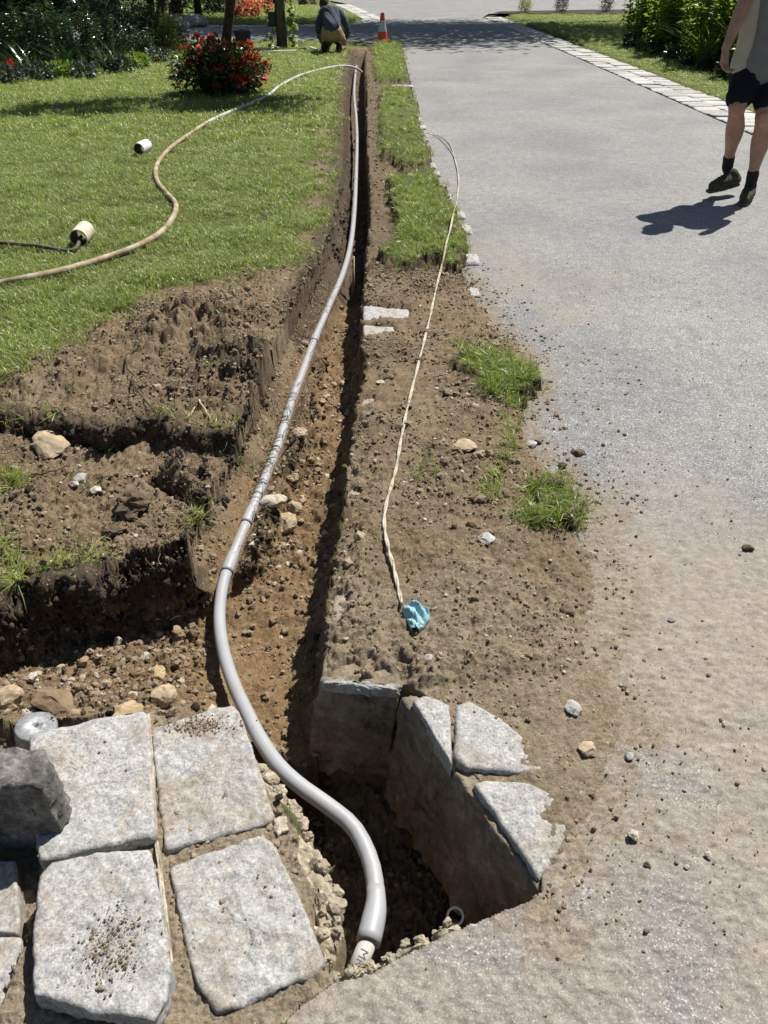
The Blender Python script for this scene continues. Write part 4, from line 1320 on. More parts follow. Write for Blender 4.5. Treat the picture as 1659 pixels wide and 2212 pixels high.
# ------------------------------------------------------------------ conduit in the trench
def conduit():
    root = empty('conduit_pipe', tuple(PIPE[0]))
    tag(root, 'long pale grey plastic conduit snaking through the trench into the pit', 'pipe')
    P = np.array(spline(PIPE, 10)) - PIPE[0]
    L = np.concatenate([[0], np.cumsum(np.linalg.norm(np.diff(P, axis=0), axis=1))])
    # joints where one length slips into the bell of the next
    joints = []
    for px in ((535, 1128), (487, 1236), (682, 735)):
        d = [abs(p[1] - px[1]) for p in PIPE_D]
        Yj = np.interp(-px[1], [-p[1] for p in PIPE_D], PIPE[:, 1])
        joints.append(L[np.argmin(np.abs(P[:, 1] + PIPE[0][1] - Yj))])
    joints += [7.0, 9.2, 11.4, 13.6]
    cuts = [0] + sorted(joints) + [L[-1]]
    for a, b in zip(cuts[:-1], cuts[1:]):
        n = max(6, int((b - a) / .03))
        s = np.linspace(a, b, n)
        pts = np.stack([np.interp(s, L, P[:, i]) for i in range(3)], 1)
        MB().tube(pts, PIPE_R, 20).build('pipe_length', M['pvc'], root)
        if b < L[-1]:
            s = np.linspace(b - .005, b + .085, 7)
            pts = np.stack([np.interp(s, L, P[:, i]) for i in range(3)], 1)
            MB().tube(pts, [PIPE_R + .0028] * 5 + [PIPE_R + .0016, PIPE_R + .0002], 20).build('coupling', M['pvc'], root)
            s = np.linspace(b - .0085, b - .004, 2)
            pts = np.stack([np.interp(s, L, P[:, i]) for i in range(3)], 1)
            MB().tube(pts, PIPE_R + .0008, 20).build('joint_ring', M['ink'], root)
    # flared bell at the near end
    s = np.linspace(0, .11, 8)
    pts = np.stack([np.interp(s, L, P[:, i]) for i in range(3)], 1)
    MB().tube(pts, [.0245, .0245, .0243, .024, .0228, .021, .0195, PIPE_R + .0003], 24).build('bell_end', M['pvc'], root)
    # printed stub that enters the bell
    e0 = G(797, 2030, -.115) - PIPE[0]; e1 = G(762, 2112, -.125) - PIPE[0]
    st = MB().tube([e0 + (e0 - e1) * .0, e1], .0175, 24).build('pipe_stub', M['pvc_beige_light'], root)
    cu = bpy.data.curves.new('print', 'FONT'); cu.body = 'MR'; cu.size = .024; cu.extrude = 0; cu.align_x = 'LEFT'; cu.align_y = 'CENTER'
    to = bpy.data.objects.new('print', cu); COL.objects.link(to)
    bpy.context.view_layer.update()
    dg = bpy.context.evaluated_depsgraph_get()
    me = bpy.data.meshes.new_from_object(to.evaluated_get(dg))
    bpy.data.objects.remove(to)
    bm = bmesh.new(); bm.from_mesh(me)
    bmesh.ops.triangulate(bm, faces=bm.faces[:])
    bmesh.ops.subdivide_edges(bm, edges=[e for e in bm.edges if e.calc_length() > .004], cuts=3)
    bmesh.ops.triangulate(bm, faces=bm.faces[:])
    ax = Vector(e1 - e0).normalized()
    tocam = (Vector((0, 0, H_CAM)) - Vector(e0 + PIPE[0])).normalized()
    up = (tocam - ax * tocam.dot(ax)).normalized(); side = up.cross(ax)
    for v in bm.verts:
        u, w = v.co.x, v.co.y
        th = w / .0178
        v.co = Vector(e0) + ax * (.022 + u) + up * (math.cos(th) * .0179) + side * (math.sin(th) * .0179)
    bm.to_mesh(me); bm.free()
    me.name = 'printed_letters'
    link('printed_letters', me, M['print_grey'], st)


M['pvc_beige_light'] = simple('pale_stub', (0.40, 0.385, 0.345), 0.5, 0.1, 20, 0.05, 0.4)
conduit()


# ------------------------------------------------------------------ hose, cord, offcuts
HOSE = [(-60, 628), (0, 613), (60, 601), (150, 581), (230, 557), (300, 531), (350, 501), (376, 466), (379, 440), (362, 420), (342, 396), (336, 370), (346, 345), (371, 318), (410, 290),
        (452, 263), (500, 241), (540, 225), (580, 206), (605, 186), (650, 163), (700, 149), (738, 143)]
P = []
for x, y in HOSE:
    g = G(x, y, .05); z = zat(g[0], g[1]); g = G(x, y, z + .022); P.append((g[0], g[1], max(z, 0) + .024))
g = G(765, 146, .0); P.append((g[0], g[1], .0)); g = G(782, 153, -.08); P.append((g[0], g[1], -.10))
P = np.array(spline(P, 8))
root = empty('hose', tuple(P[0])); tag(root, 'dusty tan flexible hose winding across the lawn into the trench', 'hose')
cut = int(len(P) * .62)
MB().tube(P[:cut + 1] - P[0], .019, 14).build('hose_run', M['hose'], root)
MB().tube(P[cut:] - P[0], .0188, 12).build('hose_run', M['pvc_dusty'], root)


def offcut(name, p0, p1, r, mat, label, wall=.006):
    p0 = np.array(p0); p1 = np.array(p1)
    root = empty(name, tuple(p0)); tag(root, label, 'pipe')
    ax = Vector(p1 - p0); L = ax.length; q = ax.to_track_quat('Z', 'Y').to_matrix().to_4x4()
    m = MB().lathe([(r - wall, 0), (r, 0), (r, L), (r - wall, L), (r - wall, 0)], 32)
    o = m.build('pipe_wall', mat, root, False); o.matrix_local = q
    m = MB().lathe([(r - wall - .0006, .004), (r - wall - .0006, L - .004)], 32)
    o = m.build('bore', M['pipe_dark'], root); o.matrix_local = q
    return root


a = G(303, 342); z = zat(a[0], a[1]); b = G(334, 328)
d = np.array([b[0] - a[0], b[1] - a[1]]); d = d / np.linalg.norm(d)
offcut('pipe_offcut', (a[0], a[1], z + .055), (a[0] + d[0] * .17, a[1] + d[1] * .17, z + .06), .053, M['pvc_white'], 'short white plastic pipe offcut lying on the lawn')
a = G(176, 546); z = zat(a[0], a[1]); b = G(203, 516); d = np.array([b[0] - a[0], b[1] - a[1]]); d /= np.linalg.norm(d)
offcut('pipe_offcut', (a[0], a[1], z + .055), (a[0] + d[0] * .17, a[1] + d[1] * .17, z + .06), .054, M['pvc_beige'], 'short soiled beige pipe offcut with a rod in its end')
P = [G(-60, 518, .05), G(0, 524, .05), G(80, 531, .05), G(155, 541, .055), (a[0] + d[0] * .06, a[1] + d[1] * .06, z + .05)]
o = MB().tube(np.array(spline(P, 6)) - np.array(P[0]), .011, 10).build('rod', M['post_wood'])
o.location = P[0]; tag(o, 'thin grey brown rod running from the left into the beige offcut', 'rod')

CORD = [(872, 277), (905, 285), (945, 293), (968, 306), (980, 335), (989, 372), (990, 405), (984, 450), (975, 495), (962, 545), (945, 610), (930, 680), (913, 750), (895, 820), (878, 890), (865, 955), (856, 1010), (845, 1050), (833, 1095),
        (830, 1135), (838, 1180), (850, 1225), (860, 1270), (868, 1302)]
P = []
for x, y in CORD:
    g = G(x, y, .02); z = max(zat(g[0], g[1]), 0.0 if sdf(np.array([g[0]]), np.array([g[1]]), ROAD)[0] > 0 else -.05) + .010
    P.append(G(x, y, z))
P[-1][2] -= .004
P = np.array(spline(P, 10))
# keep the cord above the ground between its control points
zz, I_ = terrain(P[:, 0], P[:, 1]); zz = np.where(I_['rd'] > 0, np.maximum(zz, 0), zz)
P[:, 2] = np.maximum(P[:, 2], zz + .004 + .045 * sstep((I_['sod'] + .02) / .03) * (P[:, 1] < 7))
for _ in range(6): P[1:-1] = .25 * P[:-2] + .5 * P[1:-1] + .25 * P[2:]
root = empty('electric_cord', tuple(P[0])); tag(root, 'dirty white electric cord lying along the soil strip and drive', 'cord')
nn = np.arange(len(P))
off = np.stack([np.cos(nn * .35), np.zeros(len(P)), .6 * np.sin(nn * .35)], 1) * .0028
MB().tube(P + off - P[0], .0037, 8).build('strand', M['cord'], root)
off2 = -off; loop = np.exp(-((nn - 28) / 8.0) ** 2)
MB().tube(P + off2 - P[0] + np.stack([-loop * .04, -loop * .10, 0 * loop], 1), .0037, 8).build('strand', M['cord'], root)

# blue cloth
def cloth():
    g = G(897, 1352); z = zat(g[0], g[1])
    n = 46
    u, v = np.meshgrid(np.linspace(-1, 1, n), np.linspace(0, 1, n))
    # wedge shape: wide gathered top at left, narrow tip towards the viewer
    wd = np.interp(v, [0, .25, .6, 1], [.010, .020, .036, .036]) * (1 + .06 * np.sin(v * 9))
    X = u * wd + np.interp(v, [0, .5, 1], [.010, .006, -.006])
    Y = -.045 + v * .085 - .012 * np.abs(u) * v
    fold = .0075 * np.sin((u * 1.1 + v * 3.2) * 5.2 + 1.5 * np.sin(v * 5)) * np.clip(v * 1.6, .25, 1)
    Z = .020 * np.sqrt(np.clip(1 - u * u, 0, 1)) * (.7 + .5 * v) + fold * (1 - .3 * np.abs(u)) + .004 * fbm(u * 3, v * 5, 3, 5)
    Z = np.where(np.abs(u) > .97, -.004, np.maximum(Z, -.004)) + .006
    rot = -.25; c_, s_ = math.cos(rot), math.sin(rot)
    V = np.stack([X * c_ - Y * s_, X * s_ + Y * c_, Z], -1).reshape(-1, 3)
    idx = np.arange(n * n).reshape(n, n)
    F = np.stack([idx[:-1, :-1], idx[:-1, 1:], idx[1:, 1:], idx[1:, :-1]], -1).reshape(-1, 4)
    k = NT('blue_cloth')
    c = k.mix(k.ramp(k.noise(55, 7, .7), [(.5, 0.0), (.68, .75)]), (.21, .40, .45), (.36, .33, .27))
    m = k.out(c, .6, k.bump(k.noise(160, 4), .3, .003), .4)
    o = link('cloth', mesh_np('cloth', V, F), m, None, (g[0], g[1], z))
    md = o.modifiers.new('thickness', 'SOLIDIFY'); md.thickness = .0012
    tag(o, 'crumpled pale blue cloth at the end of the white cord', 'cloth')


cloth()

# drilled stone core and loose block on the apron
g = G(62, 1560, .02); zc = zat(g[0], g[1])
root = empty('stone_core', (g[0], g[1], max(zc, -.06) - .005)); root.rotation_euler = (-.10, .16, 0)
tag(root, 'round drilled granite core with a small centre hole beside the paving stones', 'stone core')
r = .046; h = .062
k = NT('core_face')
rad = k.n('ShaderNodeVectorMath', operation='LENGTH'); mp = k.n('ShaderNodeMapping'); mp.inputs['Scale'].default_value = (1, 1, 0)
k.t.links.new(k.co, mp.inputs[0]); k.t.links.new(mp.outputs[0], rad.inputs[0])
cc = k.ramp(k.math('MULTIPLY', rad.outputs['Value'], 20), [(.18, .9), (.62, .0)])
cc = k.math('MULTIPLY', cc, k.ramp(k.noise(70, 5, .7), [(.42, 0.0), (.56, 1.0)]))
mc = k.out(k.mix(cc, k.ramp(k.noise(90, 6), [(.3, (.12, .125, .13)), (.7, (.25, .26, .27))]), (.66, .64, .6)), .55, k.bump(k.noise(90, 4), .2, .003), .4)
MB().lathe([(.0055, h - .012), (.0055, h), (.030, h + .0006), (r - .003, h), (r, h - .003), (r, h - .006)], 40).build('cut_face', mc, root)
prof = [(r, h - .006), (r * 1.01, h * .6), (r * .99, h * .3), (r * 1.0, 0), (0.001, 0)]
MB().lathe(prof, 40).build('core_side', M['granite_dirty'], root)
MB().lathe([(.0052, h - .03), (.0001, h - .03)], 12).build('hole', M['ink'], root)

def loose_block():
    a = G(128, 1800, .022); x1, y0 = a[0], a[1] - .004
    P = [(x1, y0 + .004), (x1 + .008, y0 + .05), (x1 - .02, y0 + .092), (x1 - .12, y0 + .10), (x1 - .36, y0 + .085), (x1 - .37, y0 - .025), (x1 - .2, y0 - .016), (x1 - .08, y0 + .0)]
    me = stone_mesh('granite_block', P, .165, .143, 402, .009, 12, 110, .012, .03, (.004, -.004), .007, (.10, .05))
    o = link('granite_block', me, M['granite_shade_dark'])
    tag(o, 'loose granite block coloured dark for its shaded front, lying on the paving stones at the left edge', 'stone block')


loose_block()

# grey pipe end deep in the pit
g = G(985, 1965, -.25)
o = MB().lathe([(.014, 0), (.019, 0), (.019, .05), (.014, .05), (.014, 0)], 24).build('pipe_end', M['pvc_white'], None, False)
o.location = (g[0], g[1], -.275); o.rotation_euler = (.5, -.1, 0)
tag(o, 'open end of a white pipe sticking up in the dark pit', 'pipe')

# ------------------------------------------------------------------ roots
def root_line(p0, dirv, n, step, wob, seed):
    r = np.random.default_rng(seed); p = np.array(p0, float); d = np.array(dirv, float); out = [p.copy()]
    for i in range(n):
        d = d + r.normal(0, wob, 3); d /= np.linalg.norm(d); p = p + d * step; out.append(p.copy())
    return out


M['root'] = simple('root_bark', (.22, .16, .10), .9, .4, 60, .3, .2)
M['root_pale'] = simple('pale_root', (.42, .34, .22), .9, .3, 60, .3, .2)
M['twig_and_shadow_dark'] = simple('dark_twig_and_shadow', (.06, .045, .03), .9, .3, 60, .3, .2)
fm = MB()
for i in range(150):
    y = random.uniform(2.0, 4.6); x = float(xl_of(np.array([y]))[0]) + random.uniform(-.02, .06)
    z = zat(x, y) + .004
    pts_ = root_line((x, y, z), (random.uniform(.2, 1), random.uniform(-.6, .4), random.uniform(-.4, .35)), random.randint(5, 11), .016, .38, i)
    fm.tube(pts_, [.0013 * (1 - .8 * j / len(pts_)) + .0003 for j in range(len(pts_))], 4, False)
for i in range(90):
    t = random.random(); q = random.choice([0, 1, 1])
    g = (G(330 + 270 * t, 900 - 40 * t, .0) if q else G(150 + 330 * t, 1235 - 110 * t, -.05))
    pts_ = root_line((g[0], g[1] + .01, g[2] + random.uniform(-.03, .02)), (random.uniform(-.5, .5), -.5, -.8), random.randint(4, 8), .016, .35, 500 + i)
    fm.tube(pts_, [.0013 * (1 - .8 * j / len(pts_)) + .0003 for j in range(len(pts_))], 4, False)
o = fm.build('root_and_shadow_fibres', M['root']); tag(o, 'fine roots hanging out of the cut banks and trench side', kind='stuff')
fm = MB()
pa = np.array(spline(PIPE, 10))
for i in range(46):  # dark threads laid on the conduit to draw the shadows of roots
    y = random.uniform(2.35, 3.15); p = pa[np.argmin(np.abs(pa[:, 1] - y))]
    s = random.choice([-1, 1])
    pts_ = [p + np.array([-.030 - random.uniform(0, .02), random.uniform(-.02, .02), random.uniform(-.005, .015)])]
    y1 = random.uniform(-.05, .05)
    for j in range(1, 8):
        an = math.pi - j / 7 * math.pi * random.uniform(.7, 1.0)
        pts_.append(p + np.array([math.cos(an) * .0215, y1 * j / 7 + random.uniform(-.004, .004), math.sin(an) * .0215]))
    fm.tube(pts_, .0009, 4, False)
o = fm.build('root_and_shadow_fibres', M['twig_and_shadow_dark']); tag(o, 'thin dark threads drawing root shadows over the conduit halfway up the trench', kind='stuff')
for i, (a, b, c, lab) in enumerate([((402, 935), (420, 880), (430, 865), 'pale forked root, left prong, hanging from the upper bank'), ((430, 865), (455, 905), (470, 940), 'pale forked root, right prong, hanging from the upper bank'),
                                    ((320, 1330), (355, 1338), (390, 1330), 'bare twig sticking out over the rubble'), ((270, 770), (300, 850), (390, 945), 'long dark twig lying across the upper bank'),
                                    ((60, 1030), (100, 1020), (150, 1005), 'short dark stick on the lower bank')]):
    pp = []
    for x, y in (a, b, c):
        z = 0.0
        for _ in range(5): g = G(x, y, z); z = .5 * z + .5 * (zat(g[0], g[1]) + .012)
        pp.append(G(x, y, z))
    pp = np.array(spline(pp, 6))
    pp += np.random.default_rng(i).normal(0, .003, pp.shape)
    o = MB().tube(pp - pp[0], [.0042 * (1 - .6 * j / len(pp)) for j in range(len(pp))], 7).build('root' if i < 2 else 'twig', M['root_pale'] if i < 3 else M['twig_and_shadow_dark'])
    o.location = pp[0]; tag(o, lab, 'root' if i < 2 else 'twig')


# ------------------------------------------------------------------ plants
def leaves_mesh(name, P, D, size, wr=.5, fold=.18, droop=0.0):
    """one folded diamond per leaf"""
    n = len(P)
    D = D / (np.linalg.norm(D, axis=1, keepdims=True) + 1e-9)
    up = np.tile(np.array([[0, 0, 1.0]]), (n, 1)) + rng.normal(0, .35, (n, 3))
    S = np.cross(D, up); S /= (np.linalg.norm(S, axis=1, keepdims=True) + 1e-9)
    N = np.cross(S, D)
    s = size[:, None]
    tip = P + D * s - N * (droop * s)
    mid = P + D * s * .45
    a = mid + S * s * wr * .5 + N * s * fold * wr; b = mid - S * s * wr * .5 + N * s * fold * wr
    V = np.stack([P, a, tip, b], 1).reshape(-1, 3)
    i = np.arange(n) * 4
    F = np.vstack([np.stack([i, i + 1, i + 2], 1), np.stack([i, i + 2, i + 3], 1)])
    return mesh_np(name, V, F, False, dict(rnd=np.repeat(rng.uniform(size=n), 4)))


def lumpy(n, rx, ry, rz, seed, shell=.55, base=0.0):
    d = rng.normal(size=(n, 3)); d /= np.linalg.norm(d, axis=1, keepdims=True)
    r = shell + (1 - shell) * rng.uniform(size=n) ** .6
    lump = .80 + .35 * fbm(d[:, 0] * 1.7 + seed, d[:, 1] * 1.7 + d[:, 2] * 1.3, 3, seed)
    p = d * (r * lump)[:, None] * np.array([rx, ry, rz])
    return p, d


def dome_shrub(w, h, n, size, seed, wr=.5, out=.8, shell=.5):
    p, d = lumpy(n, w / 2, w / 2, h * .62, seed, shell)
    p[:, 2] += h * .42
    k = p[:, 2] > .01
    p, d = p[k], d[k]
    D = d * out + rng.normal(0, .6, d.shape) + np.array([0, 0, .15])
    return leaves_mesh('foliage', p, D, size * rng.uniform(.6, 1.3, len(p)), wr)


def stems_mesh(w, h, n, seed, r0=.012):
    r = random.Random(seed); m = MB()
    for i in range(n):
        a = r.uniform(0, 6.28); q = w * .42 * math.sqrt(r.random())
        t = Vector((math.cos(a) * q, math.sin(a) * q, h * r.uniform(.55, .9)))
        b = Vector((math.cos(a) * q * .25, math.sin(a) * q * .25, -.03))
        m.tube([b, b.lerp(t, .5) + Vector((r.uniform(-.03, .03), r.uniform(-.03, .03), .02)), t], [r0, r0 * .7, r0 * .3], 5, False)
    return m.mesh('stems')


def upright_plant(w, h, nst, nl, size, seed, wr=.45, droop=.2):
    r = np.random.default_rng(seed); m = MB(); P = []; D = []
    for i in range(nst):
        a = r.uniform(0, 6.28); q = w * .5 * math.sqrt(r.uniform()); hh = h * r.uniform(.7, 1.08)
        b = np.array([math.cos(a) * q * .55, math.sin(a) * q * .55, -.02]); t = np.array([math.cos(a) * q, math.sin(a) * q, hh])
        m.tube([b, b * .5 + t * .5 + r.normal(0, .015, 3), t], [.008, .006, .003], 5, False)
        for j in range(nl):
            f = r.uniform(.12, 1.0); an = j * 2.4 + r.uniform(-.4, .4)
            P.append(b + (t - b) * f); D.append([math.cos(an), math.sin(an), r.uniform(-.1, .55)])
    return m.mesh('stems'), leaves_mesh('foliage', np.array(P), np.array(D), size * r.uniform(.6, 1.25, len(P)), wr, .2, droop)


def blades_mesh(n, h, spread, w, bend, seed):
    me = tuft_mesh(seed, n, h, spread, w, bend); me.name = 'blades'; return me


def plant(name, label, cat, x, y, zb, fol, fmat, stem=None, smat=None, rz=0.0, sc=1.0, group=None, fname='foliage'):
    root = empty(name, (x, y, zb), rz); tag(root, label, cat, group)
    root.scale = (sc, sc, sc)
    link(fname, fol, fmat, root)
    if stem is not None: link('stems', stem, smat or M['bark'], root)
    return root


# flowering bush round the small tree
def flower_bush():
    g = G(483, 206); zb = zat(g[0], g[1])
    w, h = 1.34, .70
    root = empty('flowering_bush', (g[0], g[1], zb)); root.scale = (1.12, 1, .96); tag(root, 'rounded bush with red flowers round the small lawn tree', 'bush')
    me = dome_shrub(w, h, 4200, .075, 3, .55, .7, .25); link('foliage', me, M['leaf_flower'], root)
    link('stems', stems_mesh(w, h, 26, 4), M['bark'], root)
    p, d = lumpy(620, w / 2 * 1.02, w / 2 * 1.02, h * .64, 3, .93); p[:, 2] += h * .42
    k = (p[:, 2] > .12) & (rng.uniform(size=len(p)) < np.clip(.35 + .9 * (p[:, 2] - .2) + .5 * p[:, 0], .08, 1)); p, d = p[k], d[k]
    P = np.repeat(p, 5, 0); D = rng.normal(0, 1, P.shape) + np.repeat(d, 5, 0) * .5
    link('flowers', leaves_mesh('flowers', P, D, rng.uniform(.03, .048, len(P)), .9, .1), M['petal_red'], root)['kind'] = 'stuff'
    # small tree rising out of it
    tb = G(491, 198); zt = zat(tb[0], tb[1])
    tree = empty('small_tree', (tb[0], tb[1], zt)); tag(tree, 'small tree with a thin dark trunk rising out of the red flowering bush', 'tree')
    t = MB()
    top = AT(500, -12, tb[1]) - np.array([tb[0], tb[1], zt])
    t.tube([(0, 0, -.05), (0.0, 0, .35), tuple(top * .98), (top[0] + .04, top[1] - .05, top[2] + .35)], [.085, .068, .062, .05], 10)
    cc = np.array([.30, -.55, 1.85])
    lp = []
    for i in range(34):
        c = cc + np.array([rng.uniform(-1.5, 1.5), rng.uniform(-.55, .55), rng.uniform(-.3, .45)])
        t.tube([(top[0] + .03, top[1] - .04, top[2] + .25), tuple((c + top) / 2 + np.array([0, 0, .2])), tuple(c)], [.025, .016, .006], 5, False)
        lp.append(c + rng.normal(0, .17, (190, 3)) * np.array([1.2, .8, .7]))
    lp = np.vstack(lp); lp = lp[lp[:, 2] > 1.22]
    t.build('trunk', M['bark'], tree)
    link('crown', leaves_mesh('crown', lp, rng.normal(0, 1, lp.shape) + np.array([0, 0, -.1]), rng.uniform(.07, .12, len(lp)), .55), M['leaf_mid'], tree)


M['leaf_flower'] = m_leaf('bush_leaves', (0.018, 0.036, 0.012), (0.055, 0.085, 0.025), (0.14, 0.20, 0.03), 0.35, 0.3)
flower_bush()
g = G(521, 212)
sp = empty('garden_spotlight', (g[0], g[1], zat(g[0], g[1]))); tag(sp, 'small black garden spotlight at the right foot of the flowering bush', 'light')
MB().tube([(-.10, -.05, .16), (.06, .05, .06)], .045, 14).build('lamp_head', M['ink'], sp); MB().tube([(0, 0, -.05), (0, 0, .1)], .012, 8).build('stake', M['ink'], sp)
g = G(527, 108)
pt = empty('plant_pot', (g[0], g[1], zat(g[0], g[1]))); tag(pt, 'black plant pot standing behind the flowering bush', 'pot')
MB().lathe([(.13, 0), (.18, .30), (.20, .30), (.20, .34), (.17, .34), (.12, .02)], 20).build('pot_wall', M['ink'], pt, False)
MB().lathe([(.168, .30), (.001, .31)], 20).build('potting_soil', M['bark'], pt)

# trees that shade the beds and the drive
def tree(name, label, x, y, r0, height, lean, cc, cr, ncl, nl, lsize, mat, bare=0.0):
    root = empty(name, (x, y, zat(x, y))); tag(root, label, 'tree')
    t = MB(); top = np.array([lean[0], lean[1], height])
    t.tube([(0, 0, -.1), (lean[0] * .02, lean[1] * .02, height * .12), tuple(top * .5 + np.array([.03, .02, 0])), tuple(top)], [r0 * 1.25, r0, r0 * .8, r0 * .4], 12)
    cl = []
    for i in range(ncl):
        d = rng.normal(size=3); d /= np.linalg.norm(d); q = rng.uniform() ** .4
        c = np.array(cc) + d * q * np.array(cr)
        st = top * rng.uniform(.6, 1.0)
        t.tube([tuple(st), tuple((st + c) / 2 + rng.normal(0, .2, 3)), tuple(c)], [r0 * .3, r0 * .18, r0 * .05], 5, False)
        cl.append(c + rng.normal(0, 1, (nl, 3)) * np.array(cr) * .17)
    lp = np.vstack(cl)
    t.build('trunk', M['bark'], root)
    link('crown', leaves_mesh('crown', lp, rng.normal(0, 1, lp.shape) + np.array([0, 0, -.25]), rng.uniform(.7, 1.3, len(lp)) * lsize, .6), mat, root)
    return root


g = G(143, 106)
tree('shade_tree', 'large tree with thick dark trunk in the left flower bed', g[0], g[1], .17, 5.0, (.2, .2, 0), (.4, .6, 6.0), (3.6, 3.0, 1.5), 95, 95, .17, M['leaf_mid'])
tree('shade_tree', 'slender dark tree behind the left shrubs', -5.2, 21.0, .09, 4.4, (1.2, .4, 0), (1.5, .6, 5.2), (2.7, 2.2, 1.2), 65, 90, .16, M['leaf_mid'])
tree('shade_tree', 'tall tree behind the right hedge shading the drive', 8.6, 29.5, .24, 6.5, (-2.6, .5, 0), (-3.9, -.4, 8.2), (5.4, 5.0, 1.8), 150, 105, .22, M['leaf_mid'])
tree('shade_tree', 'tall tree farther right shading the lawn behind the hedge', 12.5, 27.5, .22, 6.0, (-1.0, .5, 0), (-2.0, .0, 7.6), (4.2, 4.0, 1.8), 90, 85, .22, M['leaf_mid'])

tree('shade_tree', 'added tall tree at the far bend whose crown widens the shade on the drive', -7.5, 33.0, .22, 7.0, (5.2, -1.0, 0), (8.0, -1.6, 9.0), (4.6, 4.0, 1.5), 110, 100, .22, M['leaf_mid'])  # extra tree with unseen crown, added to widen the shade on the drive

# right-hand border of tall leafy perennials
HS = [upright_plant(.95, 1.55, 22, 44, .135, 70 + i, .52) for i in range(5)]
HL = ['at its far end', 'second from the far end', 'third from the far end', 'in the far half', 'past the middle', 'in the middle', 'in the near half', 'near the walking person', 'behind the arm of the walking person', 'behind the walking person']
for row in range(3):
    for i in range(11):
        y = 20.2 - i * .92 + random.uniform(-.15, .15) + row * .3; x = 5.62 + row * .62 + random.uniform(-.08, .08) - .0 * i
        st, fo = HS[(i * 3 + row) % 5]
        place_ = ['front row', 'middle row', 'back row'][row]
        plant('leafy_perennial', 'tall leafy green perennial, %s of the right border, %s from its far end' % (place_, ['first', 'second', 'third', 'fourth', 'fifth', 'sixth', 'seventh', 'eighth', 'ninth', 'tenth', 'eleventh'][i]), 'plant', x, y, .02,
              fo, M['leaf_hedge'] if 'leaf_hedge' in M else M.setdefault('leaf_hedge', m_leaf('border_leaves', (0.05, 0.10, 0.016), (0.15, 0.23, 0.04), (0.40, 0.55, 0.04), 0.33, 0.5)), st, M['leaf_mid'], random.uniform(0, 6.28), random.uniform(.85, 1.1) * (1 - .12 * (row == 0)), 'tall perennials of the right border')
for i, (px, py, lab) in enumerate([(1500, 150, 'arching green grass plant in front of the right border'), (1562, 158, 'bright upright grass plant beside the hand of the walking person')]):
    g = G(px, py)
    plant('ornamental_grass', lab, 'plant', g[0] + .12, g[1], .01, blades_mesh(70, .85, .12, .016, .9 if i == 0 else .45, 300 + i), M['leaf_light'] if i else M['leaf_mid'], fname='blades')
lows = [dome_shrub(.42, .26, 380, .07, 50 + i) for i in range(3)]
for i in range(9):
    y = 19.4 - i * .95; plant('low_plant', 'low dark plant at the front edge of the right border, %s from far end' % ['first', 'second', 'third', 'fourth', 'fifth', 'sixth', 'seventh', 'eighth', 'ninth'][i], 'plant', 5.34 + random.uniform(-.05, .05), y, .02, lows[i % 3], M['leaf_dark'], None, None, i * 1.3, random.uniform(.8, 1.2), 'low plants edging the right border')

# left bed: dark shrubs, conifers, perennials
RH = [dome_shrub(1.9, 1.7, 2300, .16, 80 + i, .36, .9, .35) for i in range(3)]
MID = [dome_shrub(1.2, 1.1, 2000, .085, 90 + i, .4, .8, .3) for i in range(3)]
FINE = [upright_plant(.8, .95, 30, 60, .085, 95 + i, .22, .1) for i in range(3)]
ST = [stems_mesh(1.6, 1.4, 22, 3 + i) for i in range(2)]


def shrub_at(px, py, fol, mat, st, label, sc=1.0, dz=0.0, name='shrub'):
    g = G(px, py); plant(name, label, 'shrub', g[0], g[1], zat(g[0], g[1]) - .03, fol, mat, st, None, random.uniform(0, 6.28), sc)


LB = [(-30, 128, RH[0], 'leaf_dark', 1.15, 'dark glossy shrub at the far left edge of the frame'), (62, 118, RH[1], 'leaf_dark', 1.1, 'glossy shrub catching light left of the thick trunk'),
      (15, 95, RH[2], 'leaf_mid', 1.3, 'lighter shrub behind the glossy shrubs at left'), (112, 92, MID[0], 'leaf_yellow', .9, 'yellowish shrub seen beside the thick trunk'),
      (215, 112, RH[0], 'leaf_dark', .62, 'dark broad leaved shrub right of the thick trunk'), (262, 118, MID[1], 'leaf_dark', .85, 'dark open shrub in the middle of the left bed'),
      (312, 112, MID[2], 'leaf_dark', .85, 'dark shrub with small leaves toward the right of the bed'), (358, 108, MID[0], 'leaf_dark', .72, 'dark shrub at the right end of the left bed'),
      (385, 100, MID[1], 'leaf_grey', .5, 'small greyish shrub at the right tip of the bed')]
for x, y, f, m, sc, lab in LB: shrub_at(x, y, f, M[m], ST[0], lab, sc)
FB = [(175, 158, 0, 1.0, 'feathery dark perennial in front of the thick trunk'), (225, 150, 1, .8, 'feathery dark perennial right of the front clump'), (35, 150, 2, 1.0, 'dark perennial clump behind the red flowers'),
      (100, 152, 1, .95, 'dark perennial clump left of the thick trunk'), (275, 142, 0, .6, 'low dark perennial in the middle of the bed edge'), (320, 134, 2, .55, 'low dark perennial toward the bush'), (-35, 165, 0, 1.1, 'dark perennial at the left frame edge')]
for x, y, k_, sc, lab in FB:
    g = G(x, y); plant('perennial', lab, 'plant', g[0], g[1], zat(g[0], g[1]), FINE[k_][1], M['leaf_dark'], FINE[k_][0], M['leaf_dark'], random.uniform(0, 6), sc)
for i, (x, y, lab) in enumerate([(60, 172, 'strap leaved clump at the lawn edge near the red flowers'), (150, 165, 'strap leaved clump below the thick trunk'), (240, 160, 'strap leaved clump near the middle of the bed edge')]):
    g = G(x, y); plant('strap_leaf_plant', lab, 'plant', g[0], g[1], zat(g[0], g[1]), blades_mesh(50, .6, .14, .02, .8, 330 + i), M['leaf_dark'], fname='blades')
CV = [dome_shrub(.5, .22, 420, .06, 120 + i) for i in range(3)]
